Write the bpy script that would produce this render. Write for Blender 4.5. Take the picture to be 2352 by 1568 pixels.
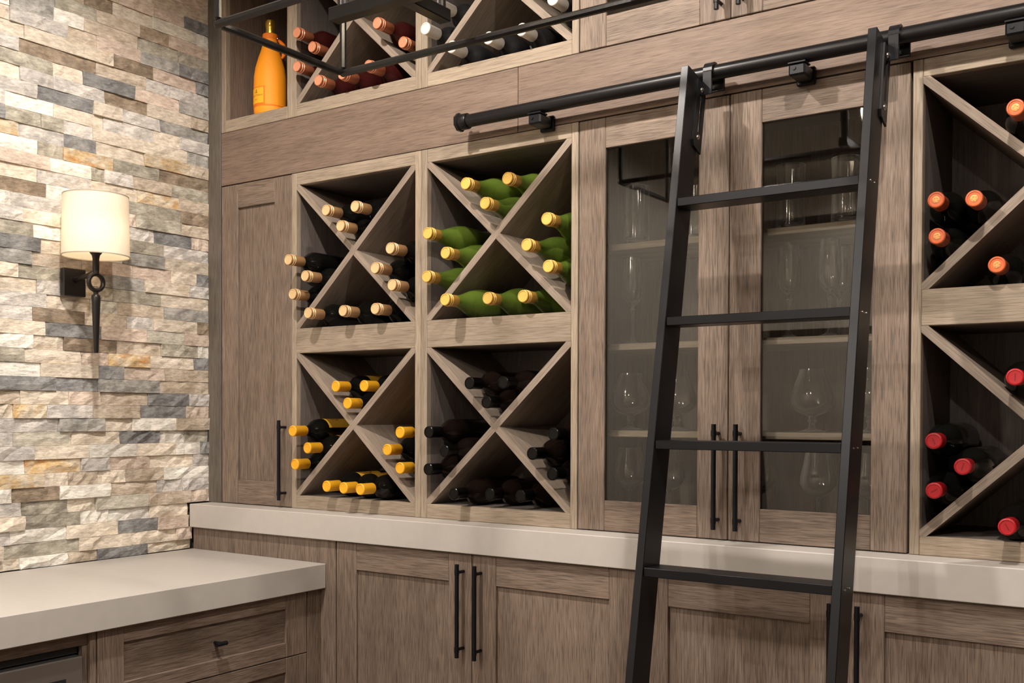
import bpy, bmesh, math, random
from mathutils import Vector, Matrix, Euler

# ------------------------------------------------------------------ clear
for o in list(bpy.data.objects):
    bpy.data.objects.remove(o, do_unlink=True)
S = bpy.context.scene
COL = S.collection
PI = math.pi
R = math.radians

# ------------------------------------------------------------------ camera
cam_d = bpy.data.cameras.new('camera')
cam = bpy.data.objects.new('camera', cam_d)
COL.objects.link(cam)
cam_d.sensor_width = 36.0
cam_d.lens = 36.0 * 2376.88 / 2352.0
cam_d.shift_y = 204.88 / 2352.0
cam_d.clip_start = 0.05
yaw, pitch, roll = 0.598579, -0.015047, 0.003165
fw = Vector((-math.sin(yaw) * math.cos(pitch), math.cos(yaw) * math.cos(pitch), math.sin(pitch)))
rt = Vector((math.cos(yaw), math.sin(yaw), 0.0))
up = rt.cross(fw)
rt2 = rt * math.cos(roll) + up * math.sin(roll)
up2 = up * math.cos(roll) - rt * math.sin(roll)
M = Matrix((rt2, up2, -fw)).transposed().to_4x4()
M.translation = Vector((2.82207, -2.31591, 1.36166))
cam.matrix_world = M
S.camera = cam

# ------------------------------------------------------------------ world, exposure
W = bpy.data.worlds.new('world')
S.world = W
W.use_nodes = True
W.node_tree.nodes['Background'].inputs[0].default_value = (1.0, 0.90, 0.80, 1)
W.node_tree.nodes['Background'].inputs[1].default_value = 0.035
S.cycles.adaptive_threshold = 0.04
S.cycles.max_bounces = 6
S.cycles.diffuse_bounces = 3
S.cycles.glossy_bounces = 3
S.cycles.transmission_bounces = 6
S.cycles.transparent_max_bounces = 16
S.cycles.caustics_reflective = False
S.cycles.caustics_refractive = False
S.view_settings.view_transform = 'Standard'
S.view_settings.look = 'None'
S.view_settings.gamma = 1.0
S.view_settings.use_curve_mapping = False
S.view_settings.exposure = 0.09

CEIL = 3.05
DOWNLIGHTS = [(1.22, -1.22, 175.0), (2.60, -1.25, 145.0), (3.95, -1.25, 40.0), (1.05, -2.95, 100.0), (2.60, -3.8, 95.0), (1.05, -4.2, 130.0)]  # far-row lamps are unseen, added to brighten the walls behind the camera
WARM = (1.0, 0.92, 0.835)
SCONCE_W = 0.50
BULB_STRENGTH = 45.0

# ------------------------------------------------------------------ object helpers
def link(o, parent=None):
    COL.objects.link(o)
    if parent is not None:
        o.parent = parent
    return o

def tag(o, label=None, cat=None, group=None, kind=None):
    if label: o['label'] = label
    if cat: o['category'] = cat
    if group: o['group'] = group
    if kind: o['kind'] = kind
    return o

def empty(name, loc, label=None, cat=None, group=None, parent=None):
    o = bpy.data.objects.new(name, None)
    o.empty_display_size = 0.05
    link(o, parent)
    o.location = loc
    return tag(o, label, cat, group)

def wloc(o):
    v = Vector((0, 0, 0))
    while o is not None:
        v = v + Vector(o.location)
        o = o.parent
    return v

def mesh_obj(name, bm, mat, parent=None, loc=(0, 0, 0), smooth=None, rot=None):
    """loc is in world space (parents are only translated)."""
    me = bpy.data.meshes.new(name)
    bm.normal_update()
    bm.to_mesh(me)
    bm.free()
    mats = mat if isinstance(mat, (list, tuple)) else [mat]
    for m in mats:
        me.materials.append(m)
    if smooth is not None:
        me.shade_smooth()
        me.set_sharp_from_angle(angle=R(smooth))
    o = bpy.data.objects.new(name, me)
    link(o, parent)
    o.location = Vector(loc) - (wloc(parent) if parent else Vector((0, 0, 0)))
    if rot: o.rotation_euler = rot
    return o

def bm_box(bm, x0, x1, y0, y1, z0, z1, bev=0.0):
    m = Matrix.Diagonal((x1 - x0, y1 - y0, z1 - z0, 1.0))
    m.translation = Vector(((x0 + x1) / 2, (y0 + y1) / 2, (z0 + z1) / 2))
    g = bmesh.ops.create_cube(bm, size=1.0, matrix=m)
    if bev > 0:
        es = set()
        for v in g['verts']:
            es.update(v.link_edges)
        bmesh.ops.bevel(bm, geom=list(es), offset=bev, segments=1, affect='EDGES', profile=0.5)

def box(name, parent, x0, x1, y0, y1, z0, z1, mat, bev=0.0012):
    bm = bmesh.new()
    hx, hy, hz = (x1 - x0) / 2, (y1 - y0) / 2, (z1 - z0) / 2
    bm_box(bm, -hx, hx, -hy, hy, -hz, hz, min(bev, hx * .6, hy * .6, hz * .6))
    return mesh_obj(name, bm, mat, parent, ((x0 + x1) / 2, (y0 + y1) / 2, (z0 + z1) / 2))

def bm_lathe(bm, prof, n=24, M=None, cap=True):
    """prof: list of (r, z)."""
    rings = []
    for r, z in prof:
        if r < 1e-6:
            v = bm.verts.new((0, 0, z))
            rings.append([v])
        else:
            rings.append([bm.verts.new((r * math.cos(2 * PI * i / n), r * math.sin(2 * PI * i / n), z)) for i in range(n)])
    new = [v for r in rings for v in r]
    for a, b in zip(rings, rings[1:]):
        for i in range(n):
            j = (i + 1) % n
            if len(a) == 1 and len(b) == 1: continue
            if len(a) == 1: bm.faces.new((a[0], b[j], b[i]))
            elif len(b) == 1: bm.faces.new((a[i], a[j], b[0]))
            else: bm.faces.new((a[i], a[j], b[j], b[i]))
    if cap:
        for r, flip in ((rings[0], True), (rings[-1], False)):
            if len(r) > 1:
                bm.faces.new(list(reversed(r)) if flip else r)
    if M is not None:
        bmesh.ops.transform(bm, matrix=M, verts=new)
    return new

def axis_matrix(p0, p1):
    p0, p1 = Vector(p0), Vector(p1)
    d = (p1 - p0)
    q = Vector((0, 0, 1)).rotation_difference(d.normalized())
    m = q.to_matrix().to_4x4()
    m.translation = p0
    return m, d.length

def bm_rod(bm, p0, p1, r0, r1=None, n=14):
    m, L = axis_matrix(p0, p1)
    bm_lathe(bm, [(r0, 0), (r0 if r1 is None else r1, L)], n, m)

def rod(name, parent, p0, p1, r, mat, n=14, r1=None):
    bm = bmesh.new()
    p0, p1 = Vector(p0), Vector(p1)
    c = (p0 + p1) / 2
    bm_rod(bm, p0 - c, p1 - c, r, r1, n)
    return mesh_obj(name, bm, mat, parent, c, smooth=40)

def bm_tube(bm, pts, r, n=10):
    """swept round tube through pts (list of Vector)."""
    pts = [Vector(p) for p in pts]
    rings = []
    prev = None
    for i, p in enumerate(pts):
        d = (pts[min(i + 1, len(pts) - 1)] - pts[max(i - 1, 0)]).normalized()
        ref = Vector((0, 0, 1)) if abs(d.z) < 0.9 else Vector((1, 0, 0))
        if prev is not None: ref = prev
        a = (ref - d * ref.dot(d)).normalized()
        b = d.cross(a)
        prev = a
        rr = r[i] if isinstance(r, (list, tuple)) else r
        rings.append([bm.verts.new(p + (a * math.cos(2 * PI * k / n) + b * math.sin(2 * PI * k / n)) * rr) for k in range(n)])
    for a, b in zip(rings, rings[1:]):
        for i in range(n):
            j = (i + 1) % n
            bm.faces.new((a[i], a[j], b[j], b[i]))
    bm.faces.new(list(reversed(rings[0])))
    bm.faces.new(rings[-1])

def prism(name, parent, poly, axis, a0, a1, mat, bev=0.0):
    """poly of 2D points extruded along axis ('x': poly is (y,z); 'y': (x,z))."""
    cx = sum(p[0] for p in poly) / len(poly)
    cz = sum(p[1] for p in poly) / len(poly)
    ca = (a0 + a1) / 2
    bm = bmesh.new()
    def P(p, a):
        return (a - ca, p[0] - cx, p[1] - cz) if axis == 'x' else (p[0] - cx, a - ca, p[1] - cz)
    A = [bm.verts.new(P(p, a0)) for p in poly]
    B = [bm.verts.new(P(p, a1)) for p in poly]
    bm.faces.new(A)
    bm.faces.new(list(reversed(B)))
    n = len(poly)
    for i in range(n):
        j = (i + 1) % n
        bm.faces.new((A[j], A[i], B[i], B[j]))
    bmesh.ops.recalc_face_normals(bm, faces=bm.faces)
    if bev:
        bmesh.ops.bevel(bm, geom=list(bm.edges), offset=bev, segments=1, affect='EDGES', profile=0.5)
    loc = (ca, cx, cz) if axis == 'x' else (cx, ca, cz)
    return mesh_obj(name, bm, mat, parent, loc)

def copy_tree(o, parent=None):
    c = o.copy()
    COL.objects.link(c)
    c.parent = parent
    for ch in o.children:
        copy_tree(ch, c)
    return c

# ------------------------------------------------------------------ materials
def new_mat(name):
    m = bpy.data.materials.new(name)
    m.use_nodes = True
    nt = m.node_tree
    b = nt.nodes['Principled BSDF']
    return m, nt, b

def plain(name, col, rough=0.5, metal=0.0, spec=0.5, bump=0.0, bscale=200.0, coat=0.0, var=0.0):
    m, nt, b = new_mat(name)
    b.inputs['Base Color'].default_value = (*col, 1)
    b.inputs['Roughness'].default_value = rough
    b.inputs['Metallic'].default_value = metal
    b.inputs['Specular IOR Level'].default_value = spec
    b.inputs['Coat Weight'].default_value = coat
    N, L = nt.nodes, nt.links
    if bump or var:
        tc = N.new('ShaderNodeTexCoord')
        no = N.new('ShaderNodeTexNoise')
        no.inputs['Scale'].default_value = bscale
        no.inputs['Detail'].default_value = 4
        L.new(tc.outputs['Object'], no.inputs['Vector'])
        if bump:
            bp = N.new('ShaderNodeBump')
            bp.inputs['Strength'].default_value = bump
            bp.inputs['Distance'].default_value = 0.001
            L.new(no.outputs['Fac'], bp.inputs['Height'])
            L.new(bp.outputs['Normal'], b.inputs['Normal'])
        if var:
            mx = N.new('ShaderNodeMix'); mx.data_type = 'RGBA'
            mx.inputs['A'].default_value = (*[c * (1 - var) for c in col], 1)
            mx.inputs['B'].default_value = (*[min(1, c * (1 + var)) for c in col], 1)
            L.new(no.outputs['Fac'], mx.inputs['Factor'])
            L.new(mx.outputs['Result'], b.inputs['Base Color'])
    return m

def wood(name, dark, mid, light, axis, stretch=0.038, scale=34.0, bump=0.35, rough=0.55, pores=0.5, contrast=1.0):
    m, nt, b = new_mat(name)
    N, L = nt.nodes, nt.links
    tc = N.new('ShaderNodeTexCoord')
    oi = N.new('ShaderNodeObjectInfo')
    mul = N.new('ShaderNodeVectorMath'); mul.operation = 'SCALE'
    mul.inputs[0].default_value = (7.31, 11.7, 5.93)
    L.new(oi.outputs['Random'], mul.inputs['Scale'])
    add = N.new('ShaderNodeVectorMath'); add.operation = 'ADD'
    L.new(tc.outputs['Object'], add.inputs[0]); L.new(mul.outputs[0], add.inputs[1])
    def noise(sc, st, det, rgh, dist=0.0):
        mp = N.new('ShaderNodeMapping')
        s = [1.0, 1.0, 1.0]; s['xyz'.index(axis)] = st
        mp.inputs['Scale'].default_value = s
        L.new(add.outputs[0], mp.inputs['Vector'])
        no = N.new('ShaderNodeTexNoise')
        no.inputs['Scale'].default_value = sc
        no.inputs['Detail'].default_value = det
        no.inputs['Roughness'].default_value = rgh
        no.inputs['Distortion'].default_value = dist
        L.new(mp.outputs[0], no.inputs['Vector'])
        return no
    n1 = noise(scale, stretch, 4, 0.70)
    n2 = noise(26.0, 0.10, 3, 0.6)
    n3 = noise(520.0, 0.035, 1, 0.5)
    ramp = N.new('ShaderNodeValToRGB')
    e = ramp.color_ramp.elements
    lo, hi = 0.5 - 0.2 / contrast, 0.5 + 0.2 / contrast
    e[0].position = lo; e[0].color = (*dark, 1)
    e[1].position = hi; e[1].color = (*light, 1)
    k = e.new(0.5); k.color = (*mid, 1)
    L.new(n1.outputs['Fac'], ramp.inputs['Fac'])
    # broad tonal drift of the board
    r2 = N.new('ShaderNodeMapRange')
    r2.inputs['From Min'].default_value = 0.3; r2.inputs['From Max'].default_value = 0.7
    r2.inputs['To Min'].default_value = 0.84; r2.inputs['To Max'].default_value = 1.14
    L.new(n2.outputs['Fac'], r2.inputs['Value'])
    # board to board difference
    r4 = N.new('ShaderNodeMapRange')
    r4.inputs['To Min'].default_value = 0.93; r4.inputs['To Max'].default_value = 1.07
    L.new(oi.outputs['Random'], r4.inputs['Value'])
    mm = N.new('ShaderNodeMath'); mm.operation = 'MULTIPLY'
    L.new(r2.outputs[0], mm.inputs[0]); L.new(r4.outputs[0], mm.inputs[1])
    # open pores
    r3 = N.new('ShaderNodeMapRange')
    r3.inputs['From Min'].default_value = 0.36; r3.inputs['From Max'].default_value = 0.50
    r3.inputs['To Min'].default_value = 1.0 - pores; r3.inputs['To Max'].default_value = 1.0
    L.new(n3.outputs['Fac'], r3.inputs['Value'])
    m2 = N.new('ShaderNodeMath'); m2.operation = 'MULTIPLY'
    L.new(mm.outputs[0], m2.inputs[0]); L.new(r3.outputs[0], m2.inputs[1])
    vs = N.new('ShaderNodeVectorMath'); vs.operation = 'SCALE'
    L.new(ramp.outputs['Color'], vs.inputs[0]); L.new(m2.outputs[0], vs.inputs['Scale'])
    L.new(vs.outputs[0], b.inputs['Base Color'])
    bp = N.new('ShaderNodeBump')
    bp.inputs['Strength'].default_value = bump
    bp.inputs['Distance'].default_value = 0.0012
    L.new(n1.outputs['Fac'], bp.inputs['Height'])
    L.new(bp.outputs['Normal'], b.inputs['Normal'])
    b.inputs['Roughness'].default_value = rough
    b.inputs['Specular IOR Level'].default_value = 0.3
    return m

def wood_set(name, dark, mid, light, **k):
    return {a: wood(name + '_' + a, dark, mid, light, a, **k) for a in 'xyz'}

# wire-brushed grey-brown oak of the doors, paler rack fronts, smooth fascia
DOOR = wood_set('door_oak', (0.138, 0.100, 0.076), (0.206, 0.152, 0.117), (0.280, 0.214, 0.171), pores=0.40, scale=330, bump=0.45, contrast=0.80)
RACK = wood_set('rack_oak', (0.264, 0.207, 0.149), (0.331, 0.264, 0.197), (0.397, 0.326, 0.250), pores=0.28, scale=300, bump=0.25, contrast=0.70)
SHLF = wood_set('shelf_oak', (0.50, 0.43, 0.335), (0.58, 0.505, 0.405), (0.66, 0.585, 0.48), pores=0.15, scale=300, bump=0.15, contrast=0.70)
FASC = wood_set('fascia_oak', (0.151, 0.103, 0.078), (0.200, 0.141, 0.108), (0.249, 0.180, 0.142), pores=0.28, scale=300, bump=0.25, contrast=0.70)
FILL = wood_set('filler_oak', (0.102, 0.084, 0.070), (0.142, 0.120, 0.099), (0.182, 0.155, 0.131), pores=0.30, scale=300, bump=0.3, contrast=0.70)
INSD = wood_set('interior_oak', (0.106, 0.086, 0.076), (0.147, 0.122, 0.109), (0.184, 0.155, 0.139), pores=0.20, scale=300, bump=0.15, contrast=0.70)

def stone_mat(name, a, bcol, vein, vamt=0.25, bump=0.9):
    m, nt, b = new_mat(name)
    N, L = nt.nodes, nt.links
    tc = N.new('ShaderNodeTexCoord')
    geo = N.new('ShaderNodeNewGeometry')
    oi = N.new('ShaderNodeObjectInfo')
    mul = N.new('ShaderNodeVectorMath'); mul.operation = 'SCALE'
    mul.inputs[0].default_value = (9.1, 3.7, 6.3)
    L.new(oi.outputs['Random'], mul.inputs['Scale'])
    add = N.new('ShaderNodeVectorMath'); add.operation = 'ADD'
    L.new(tc.outputs['Object'], add.inputs[0]); L.new(mul.outputs[0], add.inputs[1])
    def noise(sc, det, rgh, dist=0.0, stretch=(1, 1, 1)):
        mp = N.new('ShaderNodeMapping'); mp.inputs['Scale'].default_value = stretch
        mp.inputs['Rotation'].default_value = (0.5, 0, 0)
        L.new(add.outputs[0], mp.inputs['Vector'])
        no = N.new('ShaderNodeTexNoise')
        no.inputs['Scale'].default_value = sc; no.inputs['Detail'].default_value = det
        no.inputs['Roughness'].default_value = rgh; no.inputs['Distortion'].default_value = dist
        L.new(mp.outputs[0], no.inputs['Vector'])
        return no
    n1 = noise(20, 5, 0.68)
    n2 = noise(13, 2, 0.5, 0.8, (1, 0.6, 1.6))
    n3 = noise(95, 6, 0.72, 0.0, (1, 0.45, 1.5))
    mx = N.new('ShaderNodeMix'); mx.data_type = 'RGBA'
    mx.inputs['A'].default_value = (*a, 1); mx.inputs['B'].default_value = (*bcol, 1)
    r1 = N.new('ShaderNodeMapRange')
    r1.inputs['From Min'].default_value = 0.40; r1.inputs['From Max'].default_value = 0.60
    L.new(n1.outputs['Fac'], r1.inputs['Value'])
    L.new(r1.outputs[0], mx.inputs['Factor'])
    r2 = N.new('ShaderNodeMapRange')
    r2.inputs['From Min'].default_value = 0.60; r2.inputs['From Max'].default_value = 0.72
    r2.inputs['To Max'].default_value = vamt
    L.new(n2.outputs['Fac'], r2.inputs['Value'])
    mv = N.new('ShaderNodeMix'); mv.data_type = 'RGBA'
    L.new(mx.outputs['Result'], mv.inputs['A']); mv.inputs['B'].default_value = (*vein, 1)
    L.new(r2.outputs[0], mv.inputs['Factor'])
    # grain speckle
    r3 = N.new('ShaderNodeMapRange')
    r3.inputs['From Min'].default_value = 0.3; r3.inputs['From Max'].default_value = 0.7
    r3.inputs['To Min'].default_value = 0.68; r3.inputs['To Max'].default_value = 1.42
    L.new(n3.outputs['Fac'], r3.inputs['Value'])
    r4 = N.new('ShaderNodeMapRange')
    r4.inputs['To Min'].default_value = 0.88; r4.inputs['To Max'].default_value = 1.12
    L.new(oi.outputs['Random'], r4.inputs['Value'])
    mm = N.new('ShaderNodeMath'); mm.operation = 'MULTIPLY'
    L.new(r3.outputs[0], mm.inputs[0]); L.new(r4.outputs[0], mm.inputs[1])
    vs = N.new('ShaderNodeVectorMath'); vs.operation = 'SCALE'
    L.new(mv.outputs['Result'], vs.inputs[0]); L.new(mm.outputs[0], vs.inputs['Scale'])
    L.new(vs.outputs[0], b.inputs['Base Color'])
    bp = N.new('ShaderNodeBump')
    bp.inputs['Strength'].default_value = bump; bp.inputs['Distance'].default_value = 0.004
    L.new(n3.outputs['Fac'], bp.inputs['Height'])
    L.new(bp.outputs['Normal'], b.inputs['Normal'])
    b.inputs['Roughness'].default_value = 0.78
    b.inputs['Specular IOR Level'].default_value = 0.3
    return m

STONE = {
    'C': stone_mat('stone_cream', (0.711, 0.623, 0.506), (0.807, 0.709, 0.592), (0.600, 0.404, 0.183), 0.25),
    'W': stone_mat('stone_white', (0.793, 0.744, 0.676), (0.852, 0.828, 0.749), (0.659, 0.610, 0.542), 0.25),
    'G': stone_mat('stone_light_grey', (0.505, 0.477, 0.447), (0.697, 0.648, 0.599), (0.432, 0.403, 0.354), 0.4),
    'g': stone_mat('stone_mid_grey', (0.302, 0.293, 0.273), (0.483, 0.463, 0.424), (0.659, 0.610, 0.542), 0.35),
    'S': stone_mat('stone_slate', (0.189, 0.189, 0.189), (0.328, 0.323, 0.318), (0.505, 0.476, 0.437), 0.35),
    'B': stone_mat('stone_brown', (0.238, 0.184, 0.131), (0.395, 0.307, 0.224), (0.498, 0.440, 0.372), 0.4),
    'T': stone_mat('stone_tan', (0.516, 0.423, 0.325), (0.661, 0.563, 0.456), (0.381, 0.283, 0.186), 0.35),
    'P': stone_mat('stone_pink', (0.620, 0.493, 0.405), (0.729, 0.603, 0.505), (0.653, 0.575, 0.487), 0.3),
    'R': stone_mat('stone_rust', (0.601, 0.416, 0.207), (0.708, 0.610, 0.474), (0.559, 0.247, 0.056), 0.85),
    'O': stone_mat('stone_olive', (0.329, 0.304, 0.246), (0.514, 0.475, 0.392), (0.619, 0.560, 0.463), 0.4),
    'o': stone_mat('stone_pale_olive', (0.529, 0.504, 0.426), (0.670, 0.621, 0.523), (0.415, 0.366, 0.287), 0.35),
}
MORTAR = plain('stone_backing', (0.10, 0.085, 0.07), 0.9)
BLACK = plain('black_metal', (0.0060, 0.0060, 0.0080), 0.36, 0.0, 0.25, bump=0.05, bscale=500)
BLACKR = plain('black_rail_metal', (0.0060, 0.0056, 0.0062), 0.33, 0.0, 0.30)
BRONZE = plain('dark_bronze', (0.016, 0.013, 0.012), 0.34, 0.3, 0.5, bump=0.25, bscale=60)
STEEL = plain('bolt_steel', (0.62, 0.60, 0.58), 0.25, 1.0)
STAINLESS = plain('stainless', (0.46, 0.44, 0.42), 0.34, 0.9)
DARKGAP = plain('dark_plastic', (0.012, 0.012, 0.012), 0.5)
QUARTZ = plain('quartz', (0.485, 0.453, 0.418), 0.40, 0.0, 0.4, bump=0.03, bscale=35, var=0.06)
PLASTER = plain('plaster', (0.62, 0.57, 0.50), 0.9, bump=0.1, bscale=90)
FLOORM = wood('floor_oak', (0.10, 0.07, 0.05), (0.17, 0.12, 0.085), (0.24, 0.175, 0.125), 'x')

def thin_glass(name, tint, spec=1.0, ior=1.5, edge=0.0, edgecol=(0.8, 0.8, 0.8), grough=0.02):
    m = bpy.data.materials.new(name)
    m.use_nodes = True
    nt = m.node_tree
    for n in list(nt.nodes): nt.nodes.remove(n)
    N, L = nt.nodes, nt.links
    out = N.new('ShaderNodeOutputMaterial')
    tr = N.new('ShaderNodeBsdfTransparent'); tr.inputs['Color'].default_value = (*tint, 1)
    gl = N.new('ShaderNodeBsdfGlossy'); gl.inputs['Roughness'].default_value = grough
    gl.inputs['Color'].default_value = (spec, spec, spec, 1)
    fr = N.new('ShaderNodeFresnel'); fr.inputs['IOR'].default_value = ior
    mx = N.new('ShaderNodeMixShader')
    L.new(fr.outputs[0], mx.inputs[0]); L.new(tr.outputs[0], mx.inputs[1]); L.new(gl.outputs[0], mx.inputs[2])
    last = mx
    if edge:  # pale edge colour painted in for bright reflections on the glass
        lw = N.new('ShaderNodeLayerWeight'); lw.inputs['Blend'].default_value = 0.35
        pw = N.new('ShaderNodeMath'); pw.operation = 'POWER'; pw.inputs[1].default_value = 1.5
        L.new(lw.outputs['Facing'], pw.inputs[0])
        ml = N.new('ShaderNodeMath'); ml.operation = 'MULTIPLY'; ml.inputs[1].default_value = edge
        L.new(pw.outputs[0], ml.inputs[0])
        df = N.new('ShaderNodeBsdfTranslucent'); df.inputs['Color'].default_value = (*edgecol, 1)
        d2 = N.new('ShaderNodeBsdfDiffuse'); d2.inputs['Color'].default_value = (*edgecol, 1)
        ad = N.new('ShaderNodeMixShader'); ad.inputs[0].default_value = 0.5
        L.new(df.outputs[0], ad.inputs[1]); L.new(d2.outputs[0], ad.inputs[2])
        m2 = N.new('ShaderNodeMixShader')
        L.new(ml.outputs[0], m2.inputs[0]); L.new(mx.outputs[0], m2.inputs[1]); L.new(ad.outputs[0], m2.inputs[2])
        last = m2
    L.new(last.outputs[0], out.inputs['Surface'])
    return m

PANE = thin_glass('cabinet_glass', (0.90, 0.89, 0.87), 1.0, 1.5)
CRYSTAL = thin_glass('drinking_glass', (0.97, 0.97, 0.97), 1.0, 1.55, edge=1.0, edgecol=(0.9, 0.89, 0.87), grough=0.09)

def emissive(name, col, strength):
    m, nt, b = new_mat(name)
    b.inputs['Base Color'].default_value = (*col, 1)
    b.inputs['Emission Color'].default_value = (*col, 1)
    b.inputs['Emission Strength'].default_value = strength
    return m
STONE_ROWS = [
    (-4, -1.383, '1218g 1126o 958P 793T 671C 524W 425T 249S 82C 0B'),
    (-3, -1.368, '1240C 1092C 929O 811W 724C 483O 308C 137C 82P 0o'),
    (-2, -1.412, '1322C 1211P 1025T 812G 699G 524W 355C 207S 101P 0P'),
    (-1, -1.388, '1230P 1122P 935W 836W 658C 480O 384W 236W 98C 0T'),
    (0, -1.404, '1281R 1191G 1094W 922B 859T 670G 521O 426C 244o 81T 0P'),
    (1, -1.391, '1231C 1115C 930W 789C 699W 550B 382W 207T 109G 0G'),
    (2, -1.387, '1255W 1107C 972T 874P 598R 523C 425T 325C 180T 0W'),
    (3, -1.413, '1298o 1174W 995G 860C 657W 478R 381G 233P 64C 0G'),
    (4, -1.385, '1217W 1041C 907C 794g 630G 454C 287W 134C 36W 0S'),
    (5, -1.383, '1202G 1084S 985G 823C 688G 509o 344C 196S 98W 0O'),
    (6, -1.382, '1220G 1031T 824C 549G 400g 299C 136W 0T'),
    (7, -1.361, '1217W 1124W 952o 765T 687C 589R 442G 274T 92S 0P'),
    (8, -1.417, '1235C 1065G 891T 815R 669T 520C 416P 241T 81S 0G'),
    (9, -1.363, '1210O 1109O 982C 858G 560S 421S 198g 0T'),
    (10, -1.412, '1229T 1042o 870G 605W 421C 331S 179P 0T'),
    (11, -1.391, '1272W 1092C 964S 831B 656O 476C 382P 235R 64C 0S'),
    (12, -1.368, '1260B 1143S 966W 870W 755C 629W 531C 353B 190T 47O 0W'),
    (13, -1.374, '1248G 1075G 908G 800G 592C 408S 247P 100o 0P'),
    (14, -1.381, '1233C 1096G 973G 846g 630G 465B 420C 318T 221G 47C 0B'),
    (15, -1.381, '1211W 1094W 930O 838T 587G 444C 348o 179T 0g'),
    (16, -1.361, '1176g 1072T 962W 851B 617C 539G 421C 367O 191O 0C'),
    (17, -1.410, '1242R 1100O 980S 772G 673C 537O 406C 252g 80C 0G'),
    (18, -1.408, '1260T 1148T 995C 757P 632g 471T 415T 297P 152P 53C 0S'),
    (19, -1.413, '1227B 1117C 986W 858C 762P 604S 521C 333W 176g 0C'),
    (20, -1.420, '1289G 1114C 955S 829C 627O 521W 330G 181O 0G'),
    (21, -1.414, '1270G 1085G 899T 795R 660G 520C 366W 313T 215G 72S 0P'),
    (22, -1.384, '1238P 1051C 926C 786G 695W 529G 383S 325R 285P 113O 0T'),
    (23, -1.397, '1264P 1125B 938W 858T 586B 484W 325G 113O 0B'),
    (24, -1.376, '1255G 1124G 939G 870G 614C 441G 279C 124R 0T'),
    (25, -1.411, '1319o 1204C 1036W 945S 850P 575P 442W 395O 297G 151T 0O'),
    (26, -1.364, '1196P 1057T 895G 801B 613W 533O 364R 199O 0B'),
    (27, -1.389, '1213C 1121T 1001S 840G 776C 668R 528G 423S 252C 79R 0T'),
    (28, -1.392, '1266R 1163C 1048o 889C 710S 601O 531O 433G 261C 89C 0g'),
    (29, -1.384, '1225B 1050W 912P 761o 710G 562W 397C 215G 118C 0G'),
    (30, -1.370, '1274C 1114O 966B 773T 614G 432S 334C 193G 0g'),
    (31, -1.410, '1251B 1063S 958R 823C 665C 563G 394G 240B 71C 0T'),
    (32, -1.416, '1303C 1134C 1010O 823W 771C 563O 467C 289S 118P 0g'),
    (33, -1.413, '1310C 1149T 960o 855T 793T 669G 422B 247T 153G 0G'),
    (34, -1.416, '1305S 1204W 1039G 944R 816W 652C 464C 366C 219B 51P 0S'),
    (35, -1.367, '1264O 1165B 1026W 844T 759T 695T 518G 422T 266P 119g 0S'),
    (36, -1.387, '1275C 1130G 957G 815T 695W 562g 464W 276T 123O 0O'),
    (37, -1.409, '1248G 1149C 1050C 910o 796o 658G 558g 420O 269T 160B 0P'),
    (38, -1.418, '1256C 1081O 923P 758C 571B 461T 365B 223C 51o 0W'),
    (39, -1.399, '1285G 1102W 933W 829W 674O 488W 346R 219P 102P 0S'),
    (40, -1.376, '1246C 1152T 1042C 903B 747W 657B 537O 415o 315T 224C 0T'),
    (41, -1.398, '1269B 1164G 1063T 898P 804C 680W 558C 400o 262T 161G 0P'),
    (42, -1.376, '1270P 1108R 995C 844W 686T 549G 452o 346P 238P 54O 0G'),
    (43, -1.420, '1324O 1217C 1072g 925C 764P 584B 484B 389P 235B 105C 0O'),
    (44, -1.393, '1239C 1054P 946g 792P 649C 466C 368T 218P 65o 0B'),
    (45, -1.395, '1228g 1075C 894G 735P 590T 469C 301G 129G 0S'),
    (46, -1.415, '1301C 1131R 974G 878P 783P 614W 435C 303G 175S 85G 0T'),
    (47, -1.386, '1251C 1088O 972W 826G 729T 625B 468G 374S 208S 115C 0T'),
    (48, -1.370, '1237G 1052C 939O 836P 713C 607T 444C 327T 174T 0O'),
]
COUNTER_Z = 0.9161
# ------------------------------------------------------------------ room shell
def struct(o):
    o['kind'] = 'structure'
    return o

struct(box('floor', None, -0.1, 5.2, -5.0, 0.40, -0.06, 0.0, FLOORM, 0))
struct(box('ceiling', None, -0.1, 5.2, -5.0, 0.40, CEIL, CEIL + 0.08, PLASTER, 0))
struct(box('wall_back', None, -0.1, 5.2, 0.345, 0.40, 0.0, CEIL, PLASTER, 0))
struct(box('wall_front', None, -0.1, 5.3, -5.1, -5.0, 0.0, CEIL, PLASTER, 0))
wall_left = struct(box('wall_left', None, -0.10, -0.014, -5.0, 0.345, 0.0, CEIL, PLASTER, 0))
box('backing', wall_left, -0.0139, -0.0125, -1.90, 0.02, COUNTER_Z - .1, CEIL, MORTAR, 0)

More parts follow.
